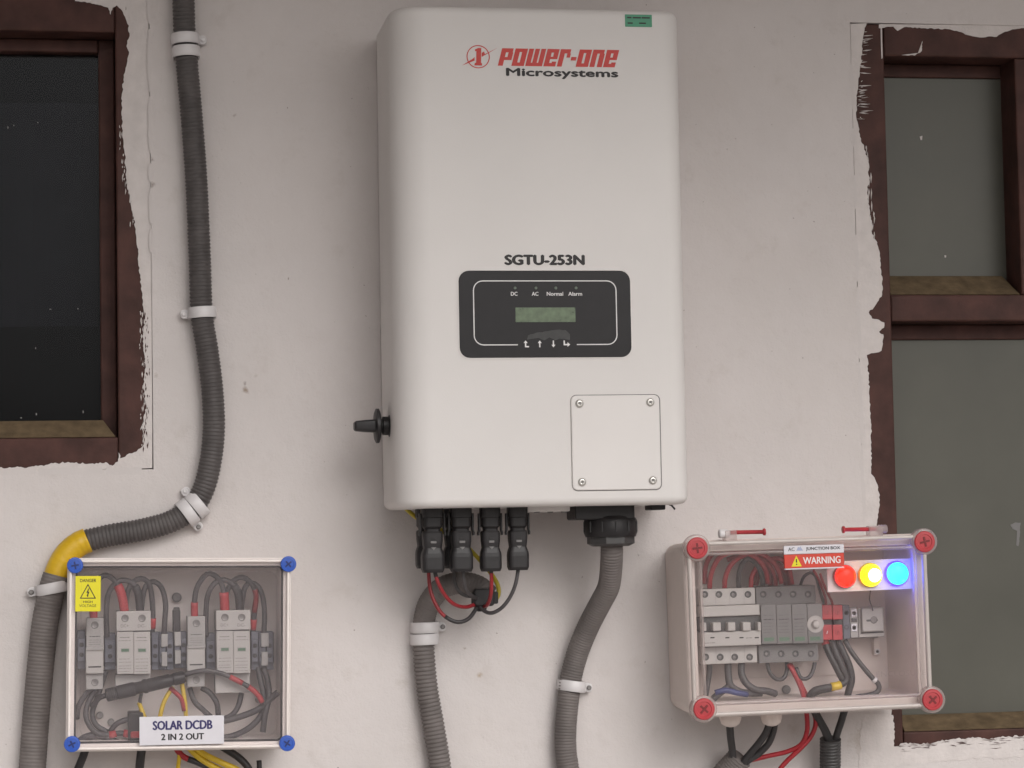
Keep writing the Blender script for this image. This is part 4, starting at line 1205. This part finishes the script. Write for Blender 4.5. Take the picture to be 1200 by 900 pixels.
# black inline connector lying across the box
def inline():
    a, b = pt(124, 815, .062), pt(217, 793, .066)
    t = thing('inline_connector', 'thick black inline cable connector lying slanted across the left box', 'connector', a)
    ax = (b - a); L_ = ax.length
    ax.normalize()
    def seg(name, prof, m):
        pts = [a + ax * (L_ * f) for f, _ in prof]
        sweep([p - a for p in pts], lambda i, s_: prof[i][1], 16).build(name, m, t, a, autosmooth=35)
    seg('nut', [(0, .0055), (.01, .0072), (.13, .0074), (.14, .0064)], M['black'])
    seg('plug_body', [(.135, .006), (.15, .0076), (.36, .0078), (.37, .0068), (.46, .0068), (.48, .0080), (.52, .008)], M['black'])
    seg('socket_body', [(.515, .0066), (.53, .0074), (.80, .0072), (.82, .0062), (.85, .0062)], M['black'])
    seg('end_nut', [(.845, .0058), (.86, .0070), (.97, .0068), (1.0, .0052)], M['black'])
    rb_ = MB()
    sd = ax.cross(Vector((0, 1, 0))).normalized()
    for f in (.03, .055, .08, .105):
        p0 = a + ax * (L_ * f)
        q = [p0 + sd * .0066 + Vector((0, -.004, 0)), p0 - sd * .0066 + Vector((0, -.004, 0))]
        mid_ = p0 + Vector((0, -.0078, 0))
        pth = catmull([q[0] - a, mid_ - a, q[1] - a], .002)
        s2 = sweep(pth, lambda i, s_: .0006, 6)
        rb_.add(s2.v, s2.f, True)
    rb_.build('grip_ribs', M['darkgrey'], t, a)
inline()
tag(tube('wire', M['cab_k'], None, [(124, 815, .062), (116, 818, .058), (108, 828, .05)], .003), 'black wire entering the left end of the inline connector', 'wire', LG)
vb = MB().lathe([(.004, 0), (.004, .004), (.003, .005)], n=14)
for x, y in ((117, 838), (303, 820), (130, 846)):
    vb.build('standoff', M['dev_m'], dc, pt(x, y, .0075))

# cables leaving under the left box
UG = 'cables below the left box'
wire('cable', 'black cable leaving the bottom left of the left box', 'cable', M['cab_k'], [(103, 868, .03), (98, 885, .03), (90, 905, .025), (84, 925, .02)], .0046, UG)
wire('cable', 'thick black cable dropping from the bottom of the left box', 'cable', M['cab_k'], [(167, 872, .035), (165, 886, .035), (163.5, 902, .03), (163, 925, .03)], .0050, UG)
wire('cable', 'thin yellow cable dropping from the bottom of the left box', 'cable', M['cab_y'], [(210, 874, .035), (210, 888, .035), (208, 905, .03), (207, 925, .03)], .0024, UG)
wire('cable', 'thick yellow cable slanting away under the left box, upper of two', 'cable', M['cab_y'], [(224, 872, .04), (238, 883, .042), (256, 892, .045), (280, 903, .045), (300, 915, .045)], .0034, UG)
wire('cable', 'thick yellow cable slanting away under the left box, lower of two', 'cable', M['cab_y'], [(218, 872, .04), (230, 885, .04), (246, 896, .04), (266, 906, .04), (290, 920, .04)], .0034, UG)
wire('cable', 'red and black cable slanting under the left box', 'cable', M['cab_r'], [(203, 872, .035), (214, 886, .035), (230, 893, .035), (250, 902, .035), (270, 915, .035)], .0034, UG, [(.3, 1, M['cab_k'], 1.06)])
wire('cable', 'black cable arching rightmost under the left box', 'cable', M['cab_k'], [(252, 870, .035), (268, 880, .038), (280, 888, .04), (291, 900, .04), (298, 920, .04)], .0042, UG)
wire('cable', 'short dark stub below the right end of the left box', 'cable', M['cab_k'], [(303.5, 891, .02), (304, 900, .02), (304, 920, .02)], .0030, UG)
# ------------------------------------------------------------------ right: AC junction box
JD = .120
JR = 0.8
jc = (950, 732.5)
js = mpp(*jc, JD)
JW, JH = 283 * js[0], 207 * js[1]
jb = thing('junction_box', 'right junction box with clear lid, red corner screws and lit signal lamps', 'electrical box', pt(jc[0], 840, 0), 'clear-lidded electrical boxes')
q_ = pt(*jc, JD)
jp = Vector((q_.x, 0, q_.z))
tr2 = MB(); tray(tr2, JW, JH, JW - .007, JH - .007, .014, .001, JD - .014, .0125, .006)
tr2.build('base', M['box_b'], jb, jp, JR)
tr3 = MB()
Z = lambda P, n: [(p[0], p[1], n) for p in P]
a, b = rrect(0, 0, JW, JH, .014, 5), rrect(0, 0, JW - .006, JH - .006, .012, 5)
c_ = rrect(0, 0, JW - .002, JH - .002, .013, 5)
# the lid is a shallow clear tray: side walls and a face
tr3.loft([Z(a, JD - .0135), Z(a, JD - .003), Z(c_, JD - .0008), Z(b, JD), ], cap0=False, cap1=False, smooth=True)
tr3.loft([Z(b, JD), Z(rrect(0, 0, JW - .03, JH - .03, .006, 5), JD)], cap0=False, cap1=True)
jl = tr3.build('lid', M['lid_b'], jb, jp, JR)
for w_, h_, t_, n1 in ((JW - .003, JH - .003, .0046, JD + .0018), (JW - .0275, JH - .0275, .0040, JD + .0014)):
    rg = MB(); ring(rg, w_, h_, .012 if t_ > .0042 else .005, t_, JD - .004, n1)
    rg.build('lid_rim', M['bead'] if t_ > .0042 else M['bead_clear'], jl, jp, JR)
for x, y, rt in ((817, 642.3, 5), (1083.5, 634.8, 12), (825, 831, 48), (1092.8, 820, 40)):
    bs_ = MB().lathe([(.0155, -.009), (.0155, -.0005), (.0145, .0012), (.0128, .0014)], n=26)
    bs_.build('screw_boss', M['bead_clear'], jl, pt(x, y, JD + .0012))
    corner_screw(jl, x, y, JD + .003, .0122, M['red'], M['red_dark'], rt)
# hinge eyes with red pins along the top
for x0, x1, y0, y1, px0, px1, py in ((842, 869, 619.5, 637, 856, 897, 624), (1011, 1040, 614, 633, 987, 1027, 620.7)):
    hg = pbox('hinge_lug', M['bead_clear'], jb, x0 + 8, y0 + 2, x1 - 5, y1, JD - .016, JD - .002, r=.002, bev=.001, rot=JR)
    X = Matrix.Rotation(rad(90), 4, 'Y')
    p = pt(x0 if x0 < 900 else x1 - 12, y0 + 6, JD - .008)
    MB().lathe([(.003, 0), (.0048, .0006), (.0052, .002), (.0052, .010), (.0042, .0115)], X, 18).build('lug_eye', M['clip'] if x0 < 900 else M['bead_clear'], hg, p)
    s0 = mpp(px0, py, JD - .008)[0]
    Lp = (px1 - px0) * s0
    prof = [(.0022, 0), (.0024, .0004), (.0024, Lp - .0030), (.0040, Lp - .0026), (.0042, Lp - .0008), (.0036, Lp)]
    if x0 > 900:
        prof = [(r_, Lp - h_) for r_, h_ in reversed(prof)]
    MB().lathe(prof, X, 14).build('pin', M['red'], hg, pt(px0, py, JD - .008))

# labels on the lid
LB = JD + .0026
nl = pbox('box_label', M['lab_w'], jb, 918.7, 638.7, 989, 648.6, JD - .0002, LB, r=.0004, bev=.0002, rot=JR)
text('label_print', 'AC', 927.3, 643.7, 7.5, 4.2, LB, M['ink'], nl, JR, bold=.02)
text('label_print', 'JUNCTION BOX', 964.5, 642.9, 40, 4.6, LB, M['ink'], nl, JR, bold=.03)
tr_m = MB()
k = js[0]
tr_m.poly([(x * k, y * k) for x, y in ((-4, -2), (4, -2), (2, 1), (1, 3), (0, 1.5), (-1.5, 2.4), (-2.6, .6))], 0, .0002)
tr_m.build('label_mark', mat('pale_blue_ink', (.33, .36, .5), .6), nl, pt(937, 643.3, LB), JR)
wl = pbox('warning_label', M['lab_r'], jb, 919.4, 649, 989.3, 665, JD - .0002, LB - .0002, r=.0004, bev=.0002, rot=JR)
pbox('label_edge', M['lab_w'], wl, 919.8, 665.2, 989.4, 666.7, JD - .0002, LB - .0002, r=.0003, bev=.0001, rot=JR)
text('label_print', 'WARNING', 963, 656.3, 43.5, 8, LB - .0002, M['ink_w'], wl, JR, bold=.03)
wt = MB(); wt.poly([(-6 * k, -6 * k), (6 * k, -6 * k), (0, 6.2 * k)], 0, .0002)
wo = wt.build('hazard_triangle', M['lab_y'], wl, pt(933.3, 657.6, LB - .0002), JR)
we = MB(); we.plate(0, .4 * k, 1.5 * k, 4 * k, .0002, .0004, r=.0002, bev=0); we.plate(0, -3.6 * k, 1.5 * k, 1.4 * k, .0002, .0004, r=.0002, bev=0)
we.build('exclamation_mark', M['ink'], wl, pt(933.3, 657.6, LB - .0002), JR)

# signal lamps on their white plate, just behind the lid
PLD = .098
lp = pbox('lamp_plate', M['clip'], None, 969.5, 656, 1075, 692, PLD - .003, PLD, r=.0006, bev=.0004, rot=JR + .3)
tag(lp, 'white strip inside the junction box that carries the three lamps', 'mounting plate')
for x, y, r, nm, lens, rim, core in ((989, 675.5, .0136, 'red', 'lamp_r', 'red', None), (1019, 674, .0142, 'yellow', 'lamp_y', 'lab_y', 'lamp_yc'), (1050, 672, .0146, 'blue', 'lamp_b', 'lamp_br', None)):
    ps = {'red': 'leftmost of three, beside the warning label', 'yellow': 'between the red and blue lamps', 'blue': 'rightmost of three in the junction box'}[nm]
    sg = thing('signal_lamp', 'lit %s signal lamp, %s' % (nm, ps), 'lamp', pt(x, y, PLD), 'signal lamps in the junction box')
    c0 = pt(x, y, PLD)
    MB().lathe([(r, .0002), (r, .004), (r * .93, .0055), (r * .86, .0055)], n=32).build('bezel', M[rim], sg, c0, autosmooth=35)
    prof = [(r * .88, .002), (r * .88, .0065)] + [(r * .88 * math.cos(rad(a_)), .0065 + .006 * math.sin(rad(a_))) for a_ in (15, 30, 45, 60, 75, 86)]
    ln = MB().lathe(prof, n=32).build('lens', M[lens], sg, c0, autosmooth=50)
    if core:
        MB().lathe([(r * .55, .0112), (r * .50, .0124), (r * .3, .0130), (r * .05, .0132)], n=24).build('glowing_core', M[core], ln, pt(x + 2.2, y, PLD), autosmooth=50)

# rail and devices
r2_ = thing('mounting_rail', 'steel mounting rail across the inside of the junction box', 'rail', pt(930, 750, .007))
pbox('rail_web', M['steel_dark'], r2_, 830, 722, 1030, 748, .007, .014, r=.001, rot=JR)
for y in (718, 746):
    pbox('rail_flange', M['steel_dark'], r2_, 830, y, 1030, y + 5, .0144, .017, r=.0008, rot=JR)

DV = .078
def hole_discs(parent, xs, y, d, r=.0036):
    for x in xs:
        h = MB().lathe([(r * 1.12, -.0003), (r * 1.12, .0003), (r, .0004), (r * .92, .0002), (r * .1, .0002)], n=18).build('hole_shade_disc', M['dev_d'], parent, pt(x, y, d))  # flat dark disc painted as the shade inside a screw hole
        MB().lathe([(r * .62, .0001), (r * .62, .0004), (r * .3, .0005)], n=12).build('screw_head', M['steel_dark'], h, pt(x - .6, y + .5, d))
br = thing('circuit_breaker', 'white four-pole circuit breaker at the left in the junction box', 'circuit breaker', pt(853, 778, .017))
h_ = pbox('terminal_head', M['dev_w'], br, 821, 689.6, 885, 709, .02, DV - .012, r=.0008, rot=JR)
hole_discs(h_, (826, 842.5, 859.5, 876.5), 696.5, DV - .012)
sh = pbox('shoulder', M['dev_w'], br, 822, 709.6, 890.5, 722, .02, DV - .003, r=.0008, bev=.001, rot=JR)
pbox('recess', M['dev_d'], br, 823, 722.4, 891.5, 739.4, .02, DV - .008, r=.0006, rot=JR)  # shade of the recess is put into its dark colour
for i, (x0, x1) in enumerate(((823.6, 828), (835.5, 845), (853, 862), (870.5, 880), (888, 892))):
    pbox('toggle', M['dev_w'], br, x0, 729.5 - i * .1, x1, 739.6 - i * .1, DV - .009, DV + .004, r=.001, bev=.0012, rot=JR)
fc = pbox('face', M['dev_w'], br, 823.4, 740, 892, 757, .02, DV, r=.0008, bev=.001, rot=JR)
for x in (835, 852.5, 869, 887):
    pbox('pole_mark', M['ink'], fc, x - 2.4, 746.5, x + 2.4, 748, DV - .0003, DV + .0003, r=.0002, bev=.0001, rot=JR)
print_lines(fc, 825, 838, (753.5,), DV, M['ink_grey'], 9, .8, JR)
print_lines(fc, 874, 882, (747.5,), DV, M['ink_grey'], 10, .7, JR)
tf = pbox('terminal_foot', M['dev_w'], br, 823, 757.5, 887.3, 777.6, .02, DV - .012, r=.0008, rot=JR)
hole_discs(tf, (827, 844, 861, 878.5), 770, DV - .012)
for x in (838.5, 855, 872):
    pbox('pole_seam', M['dev_m'], h_, x - .25, 690.5, x + .25, 708.5, DV - .0125, DV - .0118, r=.0001, bev=0, rot=JR)
    pbox('pole_seam', M['dev_m'], tf, x + .5, 758.5, x + 1, 777, DV - .0125, DV - .0118, r=.0001, bev=0, rot=JR)

sp = thing('surge_protector', 'grey four-pole surge protector beside the white breaker in the junction box', 'surge protector', pt(924, 776, .017))
h_ = pbox('terminal_head', M['dev_g'], sp, 886, 686.8, 956, 708, .02, DV - .014, r=.0008, rot=JR)
hole_discs(h_, (894.5, 912.3, 929.5, 947), 696.3, DV - .014)
print_lines(h_, 890, 951, (704.5,), DV - .014, M['ink_grey'], 12, .9, JR)
tf = pbox('terminal_foot', M['dev_g'], sp, 889.5, 755, 959, 776, .02, DV - .014, r=.0008, rot=JR)
hole_discs(tf, (898.5, 915.5, 932.5, 950.5), 766, DV - .014)
for i in range(4):
    x0 = 892.2 + i * 18.1
    mo = pbox('module', M['dev_g'], sp, x0, 708.4 - i * .3, x0 + 17.8, 754.6 - i * .3, .02, DV - .001, r=.0007, bev=.0007, rot=JR)
    pbox('status_window', M['green_w'], mo, x0 + 3, 747 - i * .3, x0 + 15, 751.4 - i * .3, DV - .0015, DV - .0006, r=.0003, bev=.0001, rot=JR)
    if i < 3:
        print_lines(mo, x0 + 2.5, x0 + 14, (726 - i * .3,), DV - .001, M['ink'], 20 + i, 1.1, JR)
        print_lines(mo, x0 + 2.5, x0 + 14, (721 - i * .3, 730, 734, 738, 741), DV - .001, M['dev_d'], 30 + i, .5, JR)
kb = MB().lathe([(.0100, -.001), (.0100, .0006), (.0092, .0010), (.0090, .0004), (.0050, .0004), (.0048, .004), (.0038, .0056), (.0015, .0062)], n=26)
kb.build('test_button', M['dev_w'], sp, pt(955.5, 731.5, DV - .001), autosmooth=30)

def red_block(x0, x1, label):
    t = thing('terminal_block', label, 'terminal', pt((x0 + x1) / 2, 750, .017), 'terminal blocks in the junction box')
    pbox('body', M['darkgrey'], t, x0 + 1, 711, x1, 748, .018, .052, r=.0008, rot=JR)
    for y0, y1 in ((709, 726), (732.2, 750)):
        c0_ = pbox('cap', M['red'], t, x0, y0, x1, y1, .03, .062, r=.0012, bev=.001, rot=JR)
        MB().lathe([(.0030, -.0004), (.0030, .0003), (.0022, .0001), (.001, -.0002)], n=14).build('screw', M['tape_r'], c0_, pt((x0 + x1) / 2, (y0 + y1) / 2, .062))
        q = MB().plate(0, 0, .0036, .0008, -.0001, .0006, r=.0002, bev=0)
        q.build('screw_slot', M['lab_w'] if (y0 > 730 and x0 < 970) else M['red_dark'], c0_, pt((x0 + x1) / 2, (y0 + y1) / 2, .062), 70)
red_block(963.4, 975.3, 'red terminal block touching the grey surge protector, left of the red pair')
red_block(975.8, 987.6, 'red terminal block, right of the red pair in the junction box')
gb = thing('terminal_block', 'grey terminal block right of the red ones in the junction box', 'terminal', pt(996, 746, .017), 'terminal blocks in the junction box')
pbox('slice', M['term'], gb, 988, 709, 996, 749, .018, .052, r=.0008, rot=JR)
bz = pbox('slice', M['dev_m'], gb, 996.4, 712, 1005.6, 747.5, .018, .050, r=.0008, rot=JR)
for y in (718, 735):
    pbox('marker', M['lab_w'], gb, 997.5, y - 4, 1004.5, y + 5, .04, .0515, r=.0006, rot=JR)
    MB().lathe([(.0026, -.0003), (.0026, .0003), (.0018, 0)], n=14).build('screw', M['dev_g'], gb, pt(1001, y + .5, .0515))
    MB().lathe([(.0026, -.0003), (.0026, .0003), (.0018, 0)], n=14).build('screw', M['gasket'], gb, pt(992, y, .052))
pbox('gap_shade', M['dev_d'], gb, 997.5, 724.5, 1004.5, 729, .045, .0508, r=.0004, rot=JR)  # dark strip painted as the shade between the markers
es = thing('end_stop', 'white plastic end stop with a slotted screw on the junction box rail', 'end stop', pt(1021, 747, .017))
pbox('body', M['dev_w'], es, 1006, 711.5, 1036, 746.5, .017, .045, r=.0012, rot=JR)
pbox('raised_pad', M['dev_w'], es, 1010.5, 712.5, 1035, 740, .04, .051, r=.0012, bev=.001, rot=JR)
pbox('pad_shadow_strip', M['dev_d'], es, 1009.5, 740.5, 1035.5, 742, .04, .0462, r=.0004, rot=JR)  # dark strip painted as the shadow below the pad
MB().lathe([(.0042, -.0004), (.0042, .0006), (.003, .0004)], n=18).build('screw', M['steel_dark'], es, pt(1024, 726.5, .051))
MB().plate(0, 0, .014, .0024, 0, .0003, r=.001, bev=.0001).build('slot', M['dev_d'], es, pt(1022, 727, .051), JR)  # dark bar painted as the shade in the slot
pg_ = pbox('mounting_peg', M['box_b'], jb, 1024, 747.5, 1031, 768, .007, .016, r=.0015, bev=.0008, rot=JR)
MB().lathe([(.0036, 0), (.0036, .0012), (.0019, .0012), (.0017, -.001)], n=18).build('eye', M['clip'], pg_, pt(1028, 763.5, .016))
MB().lathe([(.0017, 0), (.0017, .0014)], n=12).build('hole', M['gasket'], pg_, pt(1028, 763.5, .016))
gm = MB().plate(0, 0, .150, .0012, 0, .0012, r=.0004, bev=.0003)
gm.build('moulded_ledge', M['box_b'], jb, pt(925, 793, .0075), JR)
text('moulded_lettering', 'ENCLOSURE', 1056, 789, 58, 6.4, JD + .0001, M['lid_b'], jl, JR, ext=.0004)
MB().lathe([(.0052, 0), (.0052, .003), (.004, .004), (.001, .0034)], n=18).build('knockout_screw', M['dev_g'], jb, pt(921, 808, .0075))

# ---- wires in the junction box
RG = 'red wires arching in the junction box'
KG = 'black wires in the junction box'
R2 = .0030
def rwire(label, P, r=R2, m='cab_r', g=RG, sl=()):
    return wire('wire', label, 'wire', M[m], P, r, g, sl)
rwire('red wire arching up from the first pole of the breaker', [(831.5, 690, .05), (832, 679, .056), (836, 665, .062), (844, 653, .066), (858, 647, .068), (874, 648, .066), (888, 655, .062), (897, 668, .056), (900, 684, .05)])
rwire('red wire arching up from the second pole of the breaker', [(849, 690, .05), (849.5, 679, .056), (853, 668, .06), (860, 658, .062), (872, 650, .062), (888, 649, .06), (902, 655, .056), (912, 668, .052), (916, 685, .05)])
rwire('dark wire arching up from the third pole of the breaker', [(866, 690, .05), (865.5, 679, .054), (868, 665, .058), (874, 656, .058), (881, 656, .058), (889, 664, .056), (893, 676, .05), (894, 686, .046)], m='cab_g', g=KG)
rwire('red wire running along the top inside the junction box', [(826, 684, .045), (827, 664, .05), (834, 650, .055), (846, 644.5, .058), (866, 646, .056), (884, 652, .054), (900, 661, .05), (908, 676, .046), (909, 686, .044)])
rwire('red wire in the tangle behind the box label, front strand', [(880, 690, .05), (881, 676, .05), (888, 664, .05), (900, 656, .05), (914, 655, .048), (924, 664, .046), (928, 685, .044)])
rwire('red wire in the tangle behind the box label, rear strand', [(886, 686, .03), (890, 668, .032), (902, 660, .034), (914, 662, .034), (920, 674, .032), (921, 686, .03)])
rwire('red wire bundle strand above the surge protector, left', [(903, 686, .036), (902, 672, .038), (894, 660, .04), (880, 654, .04), (866, 652, .04), (852, 656, .038)])
rwire('red wire bundle strand above the surge protector, right', [(925, 686, .036), (924, 674, .04), (914, 664, .042), (898, 657, .042), (880, 649, .044), (860, 643, .044)])
rwire('thin black wire crossing above the right of the surge protector', [(938, 686, .04), (942, 676, .044), (950, 671, .046), (956, 676, .046), (960, 690, .044), (966, 709, .04)], .0018, 'cab_g', KG)
rwire('thin red wire left of the lamp plate, upper strand', [(953, 668, .05), (958, 676, .052), (963, 688, .05), (967, 700, .046), (968, 711, .044)], .0016)
rwire('thin red wire left of the lamp plate, lower strand', [(961, 672, .05), (965, 684, .052), (971, 697, .05), (975, 706, .046), (976, 712, .044)], .0016)
rwire('black wire under the first pole of the breaker', [(832, 776, .05), (831, 790, .05), (829, 802, .05), (827, 815, .05)], .0034, 'cab_g', KG)
rwire('thick black cable from the second breaker pole bending right', [(853, 776, .052), (853.5, 790, .054), (856, 803, .056), (866, 810, .056), (880, 812.5, .054), (893, 812, .052)], .0042, 'cab_g', KG)
rwire('thick black cable from the third breaker pole sweeping right', [(869, 776, .054), (869, 789, .056), (874, 800, .058), (885, 808, .058), (899, 810, .056), (909, 813, .052)], .0042, 'cab_g', KG)
rwire('black cable slanting into the lower left corner of the junction box', [(856, 803, .054), (848, 809, .056), (838, 817, .056), (832, 824, .054)], .0040, 'cab_g', KG)
rwire('dark blue cable lying along the junction box floor', [(838, 812, .06), (850, 809, .062), (864, 812, .062), (876, 814, .06)], .0034, 'cab_b', KG)
rwire('black wire looping left under the surge protector', [(899, 776, .05), (902, 788, .052), (910, 796, .052), (918, 795, .05), (922, 786, .048), (922, 776, .046)], .0024, 'cab_g', KG)
rwire('black wire looping right under the surge protector', [(933, 782, .05), (938, 794, .052), (946, 795, .052), (952, 788, .05), (955, 776, .048)], .0024, 'cab_g', KG)
rwire('red wire dropping from the surge protector through the box floor, front strand', [(924, 778, .052), (931, 790, .056), (938, 805, .056), (943, 822, .054), (946, 845, .05), (945, 860, .045), (938, 873, .04), (922, 881, .035), (900, 886, .03), (872, 893, .026)], .0028)
rwire('red wire dropping from the surge protector through the box floor, rear strand', [(926, 778, .046), (934, 792, .05), (941, 807, .05), (950, 825, .048), (956, 845, .045), (951, 862, .042), (938, 877, .04), (922, 892, .036), (912, 905, .034), (905, 925, .03)], .0028)
rwire('black cable from the red terminals, left strand', [(966, 748, .05), (970, 762, .054), (978, 778, .058), (985, 792, .06), (988, 800, .06), (976, 806, .06), (962, 809, .06), (951, 815, .058), (952, 826, .052), (960, 842, .046), (968, 856, .04), (974, 870, .036)], .0040, 'cab_k', KG, [(0, .05, M['tape_r'], 1.15)])
rwire('black cable from the red terminals, middle strand with yellow tape', [(974, 750, .052), (980, 766, .058), (988, 784, .062), (992, 796, .062), (984, 803, .064), (966, 806, .064), (953, 810, .062), (949, 820, .056), (956, 838, .048), (966, 856, .042), (971, 872, .036)], .0040, 'cab_k', KG, [(.36, .44, M['cab_y'], 1.25)])
rwire('black cable from the red terminals, right strand', [(981, 750, .05), (988, 764, .056), (995, 780, .058), (998, 796, .058), (994, 812, .056), (991, 828, .05), (986, 845, .044), (981, 860, .04), (978, 872, .036)], .0042, 'cab_k', KG)
rwire('black wire with pale tie curving down to the right of the junction box', [(990, 750, .046), (998, 764, .05), (1010, 780, .054), (1022, 794, .056), (1030, 803, .056), (1028, 811, .056), (1016, 815, .056), (1003, 817, .055), (995, 824, .05), (988, 840, .045)], .0030, 'cab_g', KG, [(.43, .46, M['clip'], 1.25)])
rwire('hair-thin dark lead poking above the end stop', [(1020, 692, .045), (1019, 702, .05), (1021, 709, .054), (1023, 716, .054)], .0007, 'cab_k', KG)

# gland domes moulded under the junction box, and what hangs below it
for i, (x, y) in enumerate(((856, 843), (904, 842))):
    gd = MB().lathe([(.0125, .010), (.0125, .002), (.0105, -.004), (.006, -.007), (.002, -.008)], Matrix.Rotation(rad(-90), 4, 'X') , 22)
    gd.build('cable_gland', M['box_b'], jb, pt(x, y + 1, .06), autosmooth=40)
HG = 'cables hanging below the junction box'
wire('cable', 'black cable hanging straight down left below the junction box', 'cable', M['cab_k'], [(855, 845, .06), (856, 862, .05), (858, 878, .04), (860, 900, .034), (862, 920, .03)], .0044, HG)
wire('cable', 'black cable slanting down left from the right gland, front one', 'cable', M['cab_k'], [(902, 846, .06), (898, 858, .055), (890, 870, .048), (880, 882, .042), (870, 895, .036), (862, 915, .03)], .0042, HG)
wire('cable', 'black cable slanting down left from the right gland, rear one', 'cable', M['cab_k'], [(908, 846, .055), (906, 858, .05), (900, 872, .044), (888, 884, .038), (874, 894, .034), (864, 912, .03)], .0040, HG)
P = [pt(*p) for p in [(867, 888, .032), (858, 898, .026), (846, 912, .02), (832, 940, CD), (822, 1100, CD), (824, 1350, CD)]]
sc2 = thing('conduit', 'open end of a grey conduit below the left of the junction box', 'conduit', P[-1], 'grey cable conduits')
m, o = corrugated(P, .0150, pitch=.0036, depth=.04); m.build('hose', M['conduit2'], sc2, o)
P = [pt(*p) for p in [(973, 866, .036), (973, 880, .032), (973, 900, .028), (973, 940, .022), (976, 1100, CD), (974, 1350, CD)]]
sc3 = thing('conduit', 'dark ribbed conduit taking the black cables below the junction box', 'conduit', P[-1], 'grey cable conduits')
m, o = corrugated(P, .0125, pitch=.0040, depth=.08); m.build('hose', M['darkgrey'], sc3, o)
